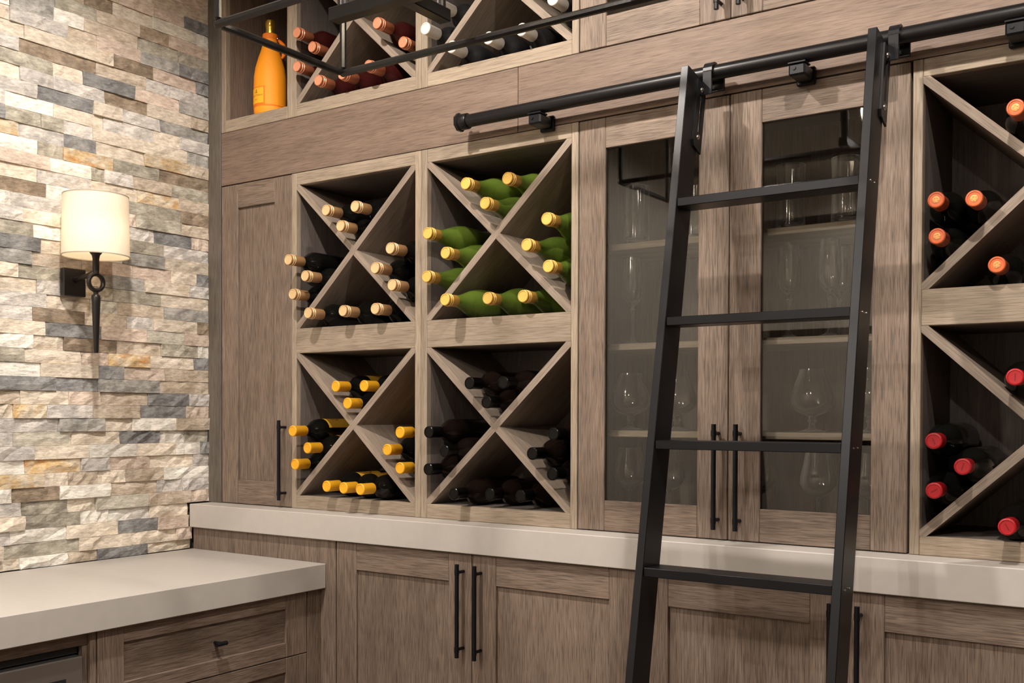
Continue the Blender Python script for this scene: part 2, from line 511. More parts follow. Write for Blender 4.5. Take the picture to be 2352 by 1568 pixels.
Z_STONE, P_STONE = 1.0685, 0.0400
rng = random.Random(11)
def brick_bm(bm, y0, y1, z0, z1, xf, mi=0, rough=0.0035, cx=0.0, cy=0.0, cz=0.0):
    nx, nz = (5, 2) if (y1 - y0) > 0.07 else (3, 2)
    g = 0.0006
    y0, y1, z0, z1 = y0 + g, y1 - g, z0 + g * .6, z1 - g * .6
    tilt = rng.uniform(-0.003, 0.003); tz = rng.uniform(-0.0025, 0.0025)
    grid = []
    for j in range(nz + 1):
        row = []
        for i in range(nx + 1):
            u, v = i / nx, j / nz
            edge = (i in (0, nx)) or (j in (0, nz))
            x = xf + tilt * (u - .5) + tz * (v - .5) + rng.uniform(-rough, rough) * (0.6 if edge else 1.0) - (0.0012 if edge else 0)
            yy = y0 + (y1 - y0) * u + (0 if i in (0, nx) else rng.uniform(-.2, .2) * (y1 - y0) / nx)
            zz = z0 + (z1 - z0) * v + (0 if j in (0, nz) else rng.uniform(-.25, .25) * (z1 - z0) / nz)
            row.append(bm.verts.new((x - cx, yy - cy, zz - cz)))
        grid.append(row)
    fs = []
    for j in range(nz):
        for i in range(nx):
            fs.append(bm.faces.new((grid[j][i], grid[j][i + 1], grid[j + 1][i + 1], grid[j + 1][i])))
    loop = grid[0][:] + [grid[j][nx] for j in range(1, nz + 1)] + grid[nz][nx - 1::-1] + [grid[j][0] for j in range(nz - 1, 0, -1)]
    back = [bm.verts.new((-0.0135 - cx, v.co.y, v.co.z)) for v in loop]
    n = len(loop)
    for i in range(n):
        j = (i + 1) % n
        fs.append(bm.faces.new((loop[j], loop[i], back[i], back[j])))
    for f in fs:
        f.material_index = mi
keys = list(STONE)
rest = bmesh.new()
nb = 0
for k, ystart, txt in STONE_ROWS:
    z0 = Z_STONE + k * P_STONE; z1 = z0 + P_STONE
    if z0 >= CEIL - .005: continue
    z0 = max(z0, COUNTER_Z); z1 = min(z1, CEIL)
    y = ystart
    for w in txt.split():
        y1 = -int(w[:-1]) / 1000.0; c = w[-1]
        low = max(0.0, min(1.0, (1.75 - z0) / 0.8))
        xf = rng.choice((-0.003, 0.0, 0.002, 0.004, 0.007, 0.0105)) * (0.55 + 0.55 * low)
        if k <= -1 and y1 > -0.115:       # beside the ledge and the base cabinet
            y1 = -0.0905 if k >= -2 else -0.0754
            if y1 - y < 0.01:
                y = y1; continue
        if y1 > -0.80 and z0 < 2.80 and nb < 290:
            bm = bmesh.new()
            c3 = (0.0, (y + y1) / 2, (z0 + z1) / 2)
            brick_bm(bm, y, y1, z0, z1, xf, 0, 0.0030 + 0.0022 * low, *c3)
            mesh_obj('stone', bm, STONE[c], wall_left, c3)
            nb += 1
        else:
            brick_bm(rest, y, y1, z0, z1, xf, keys.index(c), 0.004)
        y = y1
    # plain continuation of the course towards the front of the room
    y = ystart
    while y > -1.85:
        yn = y - rng.uniform(.10, .20)
        if yn < -1.80: yn = -1.90
        brick_bm(rest, yn, y, z0, z1, rng.uniform(-.003, .008), rng.randrange(len(keys)), 0.003)
        y = yn
o = mesh_obj('stone_courses', rest, [STONE[k] for k in keys], wall_left, (0, 0, 0))
o['kind'] = 'stuff'

# ------------------------------------------------------------------ cabinet wall
DEEP = 0.295
def stile(parent, x0, x1, z0, z1, S_=RACK, y0=0.0, y1=0.02, name='stile'):
    return box(name, parent, x0, x1, y0, y1, z0, z1, S_['z'])
def rail(parent, x0, x1, z0, z1, S_=RACK, y0=0.0, y1=0.02, name='rail'):
    return box(name, parent, x0, x1, y0, y1, z0, z1, S_['x'])

def bar_handle(parent, x, z0, z1, face_y, out=0.030, r=0.0058):
    """vertical bar pull with two posts, one mesh."""
    bm = bmesh.new()
    zc = (z0 + z1) / 2; yb = face_y - out
    h = (z1 - z0) / 2
    bm_rod(bm, (0, 0, -h), (0, 0, h), r, n=12)
    for s in (-1, 1):
        bm_rod(bm, (0, 0, s * (h - .022)), (0, out, s * (h - .022)), r * .75, n=10)
        bm_rod(bm, (0, 0, s * (h - .022) - .007), (0, 0, s * (h - .022) + .007), r * 1.16, n=12)
    return mesh_obj('handle', bm, BLACK, parent, (x, yb, zc), smooth=40)

def panel_door(parent, x0, x1, z0, z1, face, sw, glass=False, handle=None, top_rail=None, bot_rail=None, lab=None):
    tr = top_rail or sw; br = bot_rail or sw
    if glass:
        d = box('door', parent, x0 + sw - .008, x1 - sw + .008, face + .007, face + .011, z0 + br - .008, z1 - tr + .008, PANE, 0)
        d['label'] = 'clear glass pane framed in oak'
    else:
        d = box('door', parent, x0 + sw - .006, x1 - sw + .006, face + .009, face + .016, z0 + br - .006, z1 - tr + .006, DOOR['z'], 0)
    for a, b in ((x0, x0 + sw), (x1 - sw, x1)):
        box('door_stile', d, a, b, face, face + .02, z0, z1, DOOR['z'], .0015)
    for a, b in ((z0, z0 + br), (z1 - tr, z1)):
        box('door_rail', d, x0 + sw + .0004, x1 - sw - .0004, face + .0006, face + .0195, a, b, DOOR['x'], .0012)
    if handle:
        bar_handle(d, handle[0], handle[1], handle[2], face)
    return d

def divider(parent, xa, za, xb, zb, y0, y1, t=0.0195, gap=None):
    """one diagonal board; local x runs along the board."""
    L = math.hypot(xb - xa, zb - za); a = math.atan2(zb - za, xb - xa)
    out = []
    spans = [(-L / 2, L / 2)] if gap is None else [(-L / 2, -gap), (gap, L / 2)]
    for s0, s1 in spans:
        bm = bmesh.new()
        # ends cut to the corner (pointed)
        h = t / 2; cx = (s0 + s1) / 2
        c = h * 1.0
        pts = [(s0 + (h if s0 == -L / 2 else 0), -h), (s0, 0), (s0 + (h if s0 == -L / 2 else 0), h), (s1 - (h if s1 == L / 2 else 0), h), (s1, 0), (s1 - (h if s1 == L / 2 else 0), -h)]
        if gap is not None:
            pts = [p for i, p in enumerate(pts) if not ((s0 != -L / 2 and i == 1) or (s1 != L / 2 and i == 4))]
        A = [bm.verts.new((p[0] - cx, (y0 - y1) / 2, p[1])) for p in pts]
        B = [bm.verts.new((p[0] - cx, (y1 - y0) / 2, p[1])) for p in pts]
        n = len(pts)
        bm.faces.new(A); bm.faces.new(list(reversed(B)))
        for i in range(n):
            j = (i + 1) % n
            bm.faces.new((A[j], A[i], B[i], B[j]))
        bmesh.ops.recalc_face_normals(bm, faces=bm.faces)
        loc = ((xa + xb) / 2 + cx * math.cos(a), (y0 + y1) / 2, (za + zb) / 2 + cx * math.sin(a))
        o = mesh_obj('divider', bm, RACKD, parent, loc)
        o.rotation_euler = (0, -a, 0)
        out.append(o)
    return out
RACKD = wood('rack_divider_oak', (0.235, 0.182, 0.140), (0.30, 0.238, 0.188), (0.36, 0.292, 0.236), 'x', pores=0.25, scale=220, bump=0.2, contrast=0.85)

def wine_rack(label, cols, zrows, z_bot, z_top):
    """cols: list of (x0,x1) openings; zrows: list of (z0,z1) openings."""
    xa, xb = cols[0][0], cols[-1][1]
    left = xa - 0.0205; right = xb + 0.0205
    t = empty('wine_rack', (left, 0, z_bot), label, 'wine rack')
    # front frame
    prev = left
    for i, (c0, c1) in enumerate(cols):
        if i == 0:
            stile(t, left, c0, z_bot, z_top)
        else:
            m = (prev + c0) / 2
            stile(t, prev, m - .0003, z_bot, z_top); stile(t, m + .0003, c0, z_bot, z_top)
        prev = c1
    stile(t, prev, right, z_bot, z_top)
    edges = [z_bot] + [z for r in zrows for z in r] + [z_top]
    for i in range(0, len(edges), 2):
        for c0, c1 in cols:
            rail(t, c0 + .0003, c1 - .0003, edges[i], edges[i + 1], y0=0.0004)
    # carcass
    for c0, c1 in cols:
        for s, x in ((-1, c0), (1, c1)):
            box('side_panel', t, x - (.018 if s < 0 else 0), x + (0 if s < 0 else .018), .0204, DEEP, z_bot, z_top, INSD['z'], 0)
        for i in range(0, len(edges), 2):
            box('shelf', t, c0 + .0002, c1 - .0002, .0204, DEEP, edges[i], edges[i + 1], INSD['x'], 0)
    box('back_panel', t, left, right, DEEP, DEEP + .012, z_bot, z_top, INSD['z'], 0)
    for c0, c1 in cols:
        for r0, r1 in zrows:
            divider(t, c0, r0, c1, r1, .0006, DEEP - .001)
            L = math.hypot(c1 - c0, r1 - r0); a = math.atan2(r1 - r0, c1 - c0)
            divider(t, c0, r1, c1, r0, .0006, DEEP - .001, gap=.00976 / math.sin(2 * a) + .0002)
    return t

C1, C2, C3 = (0.4179, 0.9017), (0.9460, 1.4268), (2.2972, 2.7800)
ROW_HI, ROW_LO, ROW_UP = (1.6321, 2.0823), (1.1062, 1.5545), (2.337, 2.787)
wine_rack('oak wine rack with four crossed bins between the narrow door and the glass cabinet', [C1, C2], [ROW_LO, ROW_HI], 1.0655, 2.1205)
C4 = (2.8243, 3.3070)
wine_rack('oak wine rack at the right edge holding orange and red capped bottles', [C3, C4], [ROW_LO, ROW_HI], 1.0655, 2.1205)
wine_rack('upper oak wine rack with crossed bins above the fascia board', [C1, C2], [ROW_UP], 2.2975, 2.828)

wine_rack('upper oak wine rack right of the upper glass cabinet', [C3, C4], [ROW_UP], 2.2975, 2.828)

# narrow tall cabinet left
t = empty('tall_cabinet', (0.066, 0, 1.0655), 'narrow oak cabinet with one tall shaker door beside the stone wall', 'cabinet')
panel_door(t, 0.0668, 0.3962, 1.0672, 2.1190, 0.0, 0.078, handle=(0.370, 1.090, 1.343))
box('body', t, 0.066, 0.3972, 0.0205, DEEP, 1.0655, 2.1205, INSD['z'], 0)
# corner filler strip
t = box('filler_strip', None, 0.0005, 0.0638, -0.003, 0.02, 1.0655, CEIL - .002, FILL['z'], .001)
tag(t, 'greyish oak filler strip where the cabinets meet the stone wall', 'trim strip')
# fascia boards
for x0, x1, l in ((0.0645, 1.2575, 'long oak fascia board running from the filler strip to the joint'), (1.2592, 3.3275, 'oak fascia board behind the ladder rail right of the joint')):
    f = box('fascia_board', None, x0, x1, 0.0, 0.02, 2.1222, 2.2958, FASC['x'], .0008)
    tag(f, l, 'board')

# open shelf cubby for the champagne
t = empty('open_shelf', (0.0645, 0, 2.2975), 'open oak cubby holding the orange jacketed bottle', 'shelf')
stile(t, 0.0645, 0.0870, 2.2975, 2.828); stile(t, 0.3760, 0.3968, 2.2975, 2.828)
rail(t, 0.0873, 0.3757, 2.2975, 2.337, y0=.0004); rail(t, 0.0873, 0.3757, 2.787, 2.828, y0=.0004)
box('side_panel', t, .066, .0870, .0204, DEEP, 2.2975, 2.828, FASC['z'], 0)
box('side_panel', t, .376, .3968, .0204, DEEP, 2.2975, 2.828, FASC['z'], 0)
box('shelf', t, .0873, .3757, .0204, DEEP, 2.2975, 2.337, INSD['x'], 0)
box('shelf', t, .0873, .3757, .0204, DEEP, 2.787, 2.828, INSD['x'], 0)
box('back_panel', t, .0645, .3968, DEEP, DEEP + .012, 2.2975, 2.828, FASC['z'], 0)
f = box('top_fascia', None, 0.0645, 3.3275, 0.0, 0.02, 2.830, CEIL - .002, FASC['x'], .0008)
tag(f, 'oak closing board between the upper racks and the ceiling', 'board')

def glass_cabinet(name, label, z0, z1, shelves, sw, hz, floor_z):
    x0, x1 = 1.4488, 2.2732
    t = empty(name, (x0, 0, z0), label, 'cabinet')
    xm = 1.8623
    dz0, dz1 = z0 + .0017, z1 - .0015
    panel_door(t, x0 + .0015, xm - .0012, dz0, dz1, 0.0, sw, True, (1.839, hz[0], hz[1]))
    panel_door(t, xm + .0012, x1 - .0015, dz0, dz1, 0.0, sw, True, (1.8935, hz[0], hz[1]))
    box('side_panel', t, x0 + .0005, x0 + .020, .0215, DEEP, z0, z1, INSD['z'], 0)
    box('side_panel', t, x1 - .020, x1 - .0005, .0215, DEEP, z0, z1, INSD['z'], 0)
    box('top_panel', t, x0 + .0203, x1 - .0203, .0215, DEEP, z1 - .02, z1, INSD['x'], 0)
    box('bottom_panel', t, x0 + .0203, x1 - .0203, .0215, DEEP, z0, floor_z, INSD['x'], 0)
    box('back_panel', t, x0, x1, DEEP, DEEP + .012, z0, z1, INSD['z'], 0)
    for z in shelves:
        box('shelf', t, x0 + .021, x1 - .021, .062, DEEP - .001, z - .0165, z, SHLF['x'], .001)
    return t
SHELVES = (1.3230, 1.5475, 1.8060)
glass_cabinet('glass_cabinet', 'oak cabinet with two glass doors showing stemware, behind the ladder', 1.0655, 2.1205, SHELVES, 0.0772, (1.0925, 1.342), 1.1062)
glass_cabinet('upper_glass_cabinet', 'upper oak glass-door cabinet above the ladder rail', 2.2975, 2.828, (), 0.0772, (2.315, 2.56), 2.337)

# stone ledge on top of the base cabinets
LEDGE = box('stone_ledge', None, 0.0125, 3.340, -0.0905, 0.30, 0.9886, 1.0650, QUARTZ, .0018)
tag(LEDGE, 'long beige quartz ledge running under the wine racks', 'ledge')

# base cabinets under the ledge
BF = -0.0754
t = empty('base_filler', (0.0125, BF, 0.0), 'plain oak panel under the ledge above the left counter', 'panel')
box('panel', t, 0.0125, 0.5975, BF + .001, BF + .02, 0.0, 0.9876, DOOR['z'], .001)
box('stile', t, 0.598, 0.661, BF, BF + .02, 0.0, 0.9876, DOOR['z'], .001)
ed = [0.6635, 1.1638, 1.6650, 2.1662, 2.6670, 2.9975, 3.3275]
labs = ['oak base cabinet with two shaker doors left of the ladder', 'oak base cabinet with two shaker doors behind the foot of the ladder', 'oak base cabinet with two shaker doors right of the ladder under the ledge']
for k in range(3):
    t = empty('base_cabinet', (ed[2 * k], BF, 0.0), labs[k], 'cabinet')
    a, m, b = ed[2 * k], ed[2 * k + 1], ed[2 * k + 2]
    panel_door(t, a + .0012, m - .001, 0.12, 0.9855, BF, .0785, handle=(m - .0275, .708, .960))
    panel_door(t, m + .001, b - .0012, 0.12, 0.9855, BF, .0785, handle=(m + .0310, .708, .960))
    box('body', t, a, b, BF + .0215, .30, 0.10, 0.9876, INSD['z'], 0)
    box('toe_kick', t, a, b, BF + .06, .30, 0.0, 0.0995, DARKGAP, 0)

# left counter run
CT = box('countertop', None, 0.0128, 0.6215, -1.70, BF - .0006, 0.8425, COUNTER_Z, QUARTZ, .0018)
tag(CT, 'beige quartz countertop on the left against the stone wall', 'countertop')
FX = 0.6000
t = empty('drawer_cabinet', (FX, -0.13, 0.0), 'oak cabinet with drawers under the left countertop', 'cabinet')
box('body', t, 0.0128, FX - .0215, -0.8275, -0.1305, 0.0, 0.8415, INSD['z'], 0)
box('stile', t, FX - .02, FX, -0.1295, BF - .0008, 0.0, 0.8415, DOOR['z'], .001)
box('body', t, 0.0128, FX - .0215, -0.1295, BF - .0008, 0.0, 0.8415, INSD['z'], 0)
def drawer(y0, y1, z0, z1, sw=.0730, rw=.0415, knob=True):
    d = box('drawer', t, FX - .016, FX - .009, y0 + sw - .004, y1 - sw * 1.12 + .004, z0 + rw - .004, z1 - rw + .004, DOOR['y'], 0)
    box('drawer_stile', d, FX - .02, FX, y0, y0 + sw, z0, z1, DOOR['z'], .0013)
    box('drawer_stile', d, FX - .02, FX, y1 - sw * 1.12, y1, z0, z1, DOOR['z'], .0013)
    for a, b in ((z0, z0 + rw), (z1 - rw, z1)):
        box('drawer_rail', d, FX - .0195, FX - .0006, y0 + sw + .0003, y1 - sw * 1.12 - .0003, a, b, DOOR['y'], .0012)
    if knob:
        bm = bmesh.new()
        bm_rod(bm, (0, 0, 0), (.026, 0, 0), .0045, .0055, 12)
        bm_rod(bm, (.028, -.0175, 0), (.028, .0175, 0), .0062, n=12)
        mesh_obj('knob', bm, BLACK, d, (FX - .0095, -.466, (z0 + z1) / 2 - .004), smooth=40)
drawer(-0.8255, -0.1335, 0.6585, 0.8400)
drawer(-0.8255, -0.1335, 0.3900, 0.6560, knob=True)
drawer(-0.8255, -0.1335, 0.1000, 0.3875, knob=True)
# under-counter appliance
t = empty('beverage_cooler', (0.59, -1.10, 0.0), 'stainless steel under-counter cooler left of the oak drawers', 'cooler')
box('casing', t, 0.03, 0.56, -1.46, -0.862, 0.0, 0.805, DARKGAP, 0)
box('vent', t, 0.562, 0.575, -1.46, -0.862, 0.790, 0.806, DARKGAP, .001)
dd = box('door', t, 0.562, 0.597, -1.46, -0.862, 0.09, 0.786, STAINLESS, .003)
box('window', dd, 0.5965, 0.598, -1.40, -0.907, 0.16, 0.740, DARKGAP, .0003)
s = empty('cooler_surround', (FX, -0.85, 0.0), 'oak frame around the stainless cooler under the left counter', 'frame')
box('top_rail', s, FX - .03, FX - .010, -1.48, -0.846, 0.8095, 0.8415, DOOR['y'], .001)
box('side_strip', s, FX - .03, FX - .012, -0.858, -0.846, 0.0, 0.809, DOOR['z'], .001)
box('side_strip', s, FX - .03, FX - .001, -0.845, -0.8285, 0.0, 0.8415, DOOR['z'], .001)
box('side_strip', s, FX - .03, FX - .001, -1.70, -1.481, 0.0, 0.8415, DOOR['z'], .001)
# ------------------------------------------------------------------ ladder rail
RY, RZ, RR = -0.056, 2.1585, 0.0172
t = empty('ladder_rail', (1.10, RY, RZ), 'black metal rail tube carrying the library ladder', 'rail')
rod('tube', t, (1.118, RY, RZ), (3.32, RY, RZ), RR, BLACKR, 24)
bm = bmesh.new()
m = Matrix.Rotation(PI / 2, 4, 'Y')
bm_lathe(bm, [(0.021, 0), (0.0255, .003), (0.0255, .011), (0.021, .014)], 8, m @ Matrix.Rotation(PI / 8, 4, 'Z'))
bm_lathe(bm, [(0.0215, .014), (0.0215, .034), (0.0205, .036)], 24, m)
mesh_obj('end_cap', bm, BLACKR, t, (1.0985, RY, RZ), smooth=30)
for x in (1.357, 2.047, 2.485, 3.06):
    bm = bmesh.new()
    # saddle under the tube, standing block and wall plate
    bm_box(bm, -.020, .020, -.018, .018, -.020, -.0155, .001)
    bm_box(bm, -.019, .019, -.016, .040, -.046, -.0195, .004)
    bm_box(bm, -.0215, .0215, .044, .0555, -.052, -.012, .003)
    bm_rod(bm, (-.006, -.0155, -.030), (-.006, -.0185, -.030), .0042, n=10)
    mesh_obj('bracket', bm, BLACK, t, (x, RY, RZ))

# ------------------------------------------------------------------ ladder
LEAN = 0.188
LX0, LX1 = 1.8065, 2.2225          # outer faces: left stile left face / inner face of right stile
SW, SD = 0.0185, 0.078
LTOPZ = 2.154
def lad(s):                         # point on the front edge line, s = distance down from the top
    y_top = -0.211 + (LTOPZ - 1.8353) * math.tan(LEAN)
    return y_top - s * math.sin(LEAN), LTOPZ - s * math.cos(LEAN)
yt, zt = lad(0)
Ltot = LTOPZ / math.cos(LEAN) - .012
t = empty('library_ladder', (2.02, lad(Ltot)[0] + .04, 0.0), 'black leaning library ladder with flat treads hooked on the rail', 'ladder')
d = Vector((0, -math.sin(LEAN), -math.cos(LEAN)))      # down the ladder
nrm = Vector((0, math.cos(LEAN), -math.sin(LEAN)))     # towards the wall
def stile_bar(x0, x1):
    bm = bmesh.new()
    hx = (x1 - x0) / 2
    bm_box(bm, -hx, hx, -SD / 2, SD / 2, -Ltot / 2, Ltot / 2, .0012)
    c = Vector(((x0 + x1) / 2, yt, zt)) + d * (Ltot / 2) + nrm * (SD / 2)
    o = mesh_obj('stile', bm, BLACK, t, c)
    o.rotation_euler = (-LEAN, 0, 0)
    return o
sl = stile_bar(LX0, LX0 + SW)
sr = stile_bar(LX1, LX1 + SW)
PITCH = 0.2727
for i in range(-0, 7):
    s = (LTOPZ - 1.8353) / math.cos(LEAN) + i * PITCH
    y, z = lad(s)
    if z < 0.1: break
    tr = box('tread', t, LX0 + SW + .0002, LX1 - .0002, y + .004, y + .070, z - .0095, z + .0095, BLACK, .0012)
    for sx, side in ((LX1 + SW, 1), (LX0 + SW, 0)):
        if not side: continue
        for dy in (.022, .050):
            bm = bmesh.new()
            bm_rod(bm, (0, 0, 0), (.0012, 0, 0), .0021, n=8)
            mesh_obj('bolt', bm, STEEL, tr, (sx, y + dy, z))
def hook(x):
    """slotted strap on the stile side with a hook that rides over the rail."""
    L0, L1 = .010, .176
    w0, w1 = SD - .030, SD + .015
    bm = bmesh.new()
    th = .0042
    def P(s, w): 
        v = d * s + nrm * w
        return (v.y, v.z)
    # outline with a slot: two side strips and two ends
    for a, b, c, e in ((L0, L1 - .02, w0, w0 + .0150), (L0, L1 - .02, w1 - .0150, w1), (L0, L0 + .03, w0 + .0150, w1 - .0150), (L1 - .045, L1 - .02, w0 + .0150, w1 - .0150)):
        q = [P(a, c), P(b, c), P(b, e), P(a, e)]
        A = [bm.verts.new((0, *p)) for p in q]; B = [bm.verts.new((th, *p)) for p in q]
        bm.faces.new(A); bm.faces.new(B[::-1])
        for i in range(4):
            j = (i + 1) % 4
            bm.faces.new((A[j], A[i], B[i], B[j]))
    q = [P(L1 - .02, w0), P(L1 - .006, w0 + .006), P(L1, w1), P(L1 - .02, w1)]
    A = [bm.verts.new((0, *p)) for p in q]; B = [bm.verts.new((th, *p)) for p in q]
    bm.faces.new(A); bm.faces.new(B[::-1])
    for i in range(4):
        j = (i + 1) % 4
        bm.faces.new((A[j], A[i], B[i], B[j]))
    bmesh.ops.recalc_face_normals(bm, faces=bm.faces)
    st = mesh_obj('hook_strap', bm, BLACK, t, (x, yt, zt))
    # hook: broad band bent over the tube, drawn in the y-z plane
    bm = bmesh.new()
    wb = .022
    pts = []
    r0, r1 = RR + .0015, RR + .0065
    for a in [i * PI / 10 for i in range(-2, 13)]:
        pts.append(a)
    inner = [(RY - r0 * math.cos(a), RZ + r0 * math.sin(a)) for a in pts]
    outer = [(RY - r1 * math.cos(a), RZ + r1 * math.sin(a)) for a in pts]
    ring = []
    for x_ in (0, wb):
        ring.append(([bm.verts.new((x_, *p)) for p in inner], [bm.verts.new((x_, *p)) for p in outer]))
    n = len(pts)
    for i in range(n - 1):
        for k, (f1, f2) in enumerate(ring):
            bm.faces.new((f1[i], f1[i + 1], f2[i + 1], f2[i]))
        bm.faces.new((ring[0][0][i], ring[0][0][i + 1], ring[1][0][i + 1], ring[1][0][i]))
        bm.faces.new((ring[0][1][i], ring[0][1][i + 1], ring[1][1][i + 1], ring[1][1][i]))
    for i in (0, n - 1):
        bm.faces.new((ring[0][0][i], ring[1][0][i], ring[1][1][i], ring[0][1][i]))
    # front and back cheeks hanging below the tube
    bm_box(bm, 0, wb, RY - r1 - .0015, RY - r0 - .0004, RZ - .055, RZ - .002, .0008)
    bm_box(bm, 0.003, wb + .012, RY + r0 + .0004, RY + r1 + .003, RZ - .038, RZ - .002, .0008)
    bmesh.ops.recalc_face_normals(bm, faces=bm.faces)
    hk = mesh_obj('hook', bm, BLACK, t, (x + .003, 0, 0))
    for s_ in (L0 + .018, L1 - .033):
        v = Vector((x + th, yt, zt)) + d * s_ + nrm * ((w0 + w1) / 2)
        bm = bmesh.new()
        bm_lathe(bm, [(.0062, 0), (.0058, .0018), (.003, .0032), (0, .0034)], 12, Matrix.Rotation(PI / 2, 4, 'Y'))
        mesh_obj('bolt', bm, STEEL, st, v, smooth=60)
hook(LX0 + SW + .0003)
hook(LX1 + SW + .0003)

# ------------------------------------------------------------------ wall sconce
SX, SY = 0.122, -0.507
t = empty('wall_sconce', (SX, SY, 1.538), 'black forged wall sconce with a cream drum shade on the stone wall', 'lamp')
bm = bmesh.new()
bm_box(bm, 0.006, 0.026, -.5475, -.4755, 1.7090, 1.7905, .002)
o = mesh_obj('back_plate', bm, BRONZE, t, (0, 0, 0))
bm = bmesh.new()
bm_tube(bm, [(0.022, -.511, 1.7575), (.05, -.5105, 1.7600), (.085, -.508, 1.7665), (SX, SY, 1.7755)], [.0085, .0072, .0070, .0080], 12)
mesh_obj('arm', bm, BRONZE, t, (0, 0, 0), smooth=60)
bm = bmesh.new()
bm_lathe(bm, [(.0095, 1.768), (.0098, 1.79), (.0095, 1.812), (.0115, 1.822), (.0175, 1.829), (.0175, 1.833), (.0, 1.833)], 14)
mesh_obj('stem', bm, BRONZE, t, (SX, SY, 0), smooth=50)
bm = bmesh.new()
NR, nr_ = 28, 10
vs = []
for i in range(NR):
    a = 2 * PI * i / NR
    vs.append([bm.verts.new((.0075 * math.sin(2 * PI * k / nr_), (.0235 + .0065 * math.cos(2 * PI * k / nr_)) * math.cos(a), (.0235 + .0065 * math.cos(2 * PI * k / nr_)) * math.sin(a))) for k in range(nr_)])
for i in range(NR):
    for k in range(nr_):
        bm.faces.new((vs[i][k], vs[(i + 1) % NR][k], vs[(i + 1) % NR][(k + 1) % nr_], vs[i][(k + 1) % nr_]))
bmesh.ops.recalc_face_normals(bm, faces=bm.faces)
mesh_obj('ring', bm, BRONZE, t, (SX, SY, 1.7440), smooth=80)
bm = bmesh.new()
bm_lathe(bm, [(0, 1.5385), (.0062, 1.539), (.0070, 1.545), (.0100, 1.63), (.0122, 1.685), (.0128, 1.700), (.0115, 1.7065), (.0066, 1.7105), (.0075, 1.716)], 12)
mesh_obj('spike', bm, BRONZE, t, (SX, SY, 0), smooth=40)
# drum shade: thin translucent fabric, open top and bottom
m, nt, b = new_mat('shade_fabric')
N, L = nt.nodes, nt.links
out = N['Material Output']
tl = N.new('ShaderNodeBsdfTranslucent'); df = N.new('ShaderNodeBsdfDiffuse'); mx = N.new('ShaderNodeMixShader')
wv = N.new('ShaderNodeTexNoise'); wv.inputs['Scale'].default_value = 350
tc = N.new('ShaderNodeTexCoord'); L.new(tc.outputs['Object'], wv.inputs['Vector'])
rp = N.new('ShaderNodeMix'); rp.data_type = 'RGBA'
rp.inputs['A'].default_value = (.80, .72, .60, 1); rp.inputs['B'].default_value = (.88, .81, .70, 1)
L.new(wv.outputs['Fac'], rp.inputs['Factor'])
L.new(rp.outputs['Result'], tl.inputs['Color']); L.new(rp.outputs['Result'], df.inputs['Color'])
mx.inputs[0].default_value = 0.27
L.new(df.outputs[0], mx.inputs[1]); L.new(tl.outputs[0], mx.inputs[2]); L.new(mx.outputs[0], out.inputs['Surface'])
SHADE = m
RIM = plain('shade_rim', (.42, .36, .28), .7)
bm = bmesh.new()
zb, ztp, rb, rtp = 1.8185, 1.9925, .0935, .0905
n = 48
prof = [(rb - .0016, zb), (rb, zb), (rtp, ztp), (rtp - .0016, ztp)]
rings = [[bm.verts.new((r * math.cos(2 * PI * i / n), r * math.sin(2 * PI * i / n), z)) for i in range(n)] for r, z in prof]
for a, b_ in ((0, 1), (1, 2), (2, 3), (3, 0)):
    for i in range(n):
        j = (i + 1) % n
        bm.faces.new((rings[a][i], rings[a][j], rings[b_][j], rings[b_][i]))
bmesh.ops.recalc_face_normals(bm, faces=bm.faces)
# a single fabric skin is enough: drop the inner wall so that light crosses it once
inner = [f for f in bm.faces if all(abs(math.hypot(v.co.x, v.co.y) - (rb - .0016)) < .002 or abs(math.hypot(v.co.x, v.co.y) - (rtp - .0016)) < .0005 for v in f.verts) and abs(f.normal.z) < .5 and f.calc_center_median().to_2d().length < (rb + rtp) / 2 - .0008]
bmesh.ops.delete(bm, geom=inner, context='FACES')
mesh_obj('lamp_shade', bm, SHADE, t, (SX, SY, 0), smooth=60)
for zz, rr_ in ((zb, rb), (ztp, rtp)):
    bm = bmesh.new()
    bm_lathe(bm, [(rr_ + .0006, zz - .001), (rr_ + .0006, zz + .002), (rr_ - .0012, zz + .002), (rr_ - .0012, zz - .001), (rr_ + .0006, zz - .001)], 48, cap=False)
    mesh_obj('shade_rim', bm, RIM, t, (SX, SY, 0), smooth=40)
bm = bmesh.new()
bm_lathe(bm, [(.011, 1.833), (.012, 1.85), (.0, 1.852)], 12)
mesh_obj('socket', bm, plain('socket_white', (.8, .78, .72), .5), t, (SX, SY, 0), smooth=40)
bm = bmesh.new()
bm_lathe(bm, [(.0, 1.8515), (.010, 1.852), (.012, 1.856), (.013, 1.860), (.012, 1.864), (.008, 1.867), (0, 1.868)], 16)
mesh_obj('bulb', bm, emissive('sconce_bulb', (1.0, .86, .66), 3.0), t, (SX, SY, 0), smooth=80)
ld = bpy.data.lights.new('sconce_lamp', 'POINT')
ld.energy = SCONCE_W; ld.color = (1.0, .80, .58); ld.shadow_soft_size = 0.028
lo = bpy.data.objects.new('lamp', ld); link(lo, t)
lo.location = Vector((SX, SY, 1.897)) - Vector(t.location)

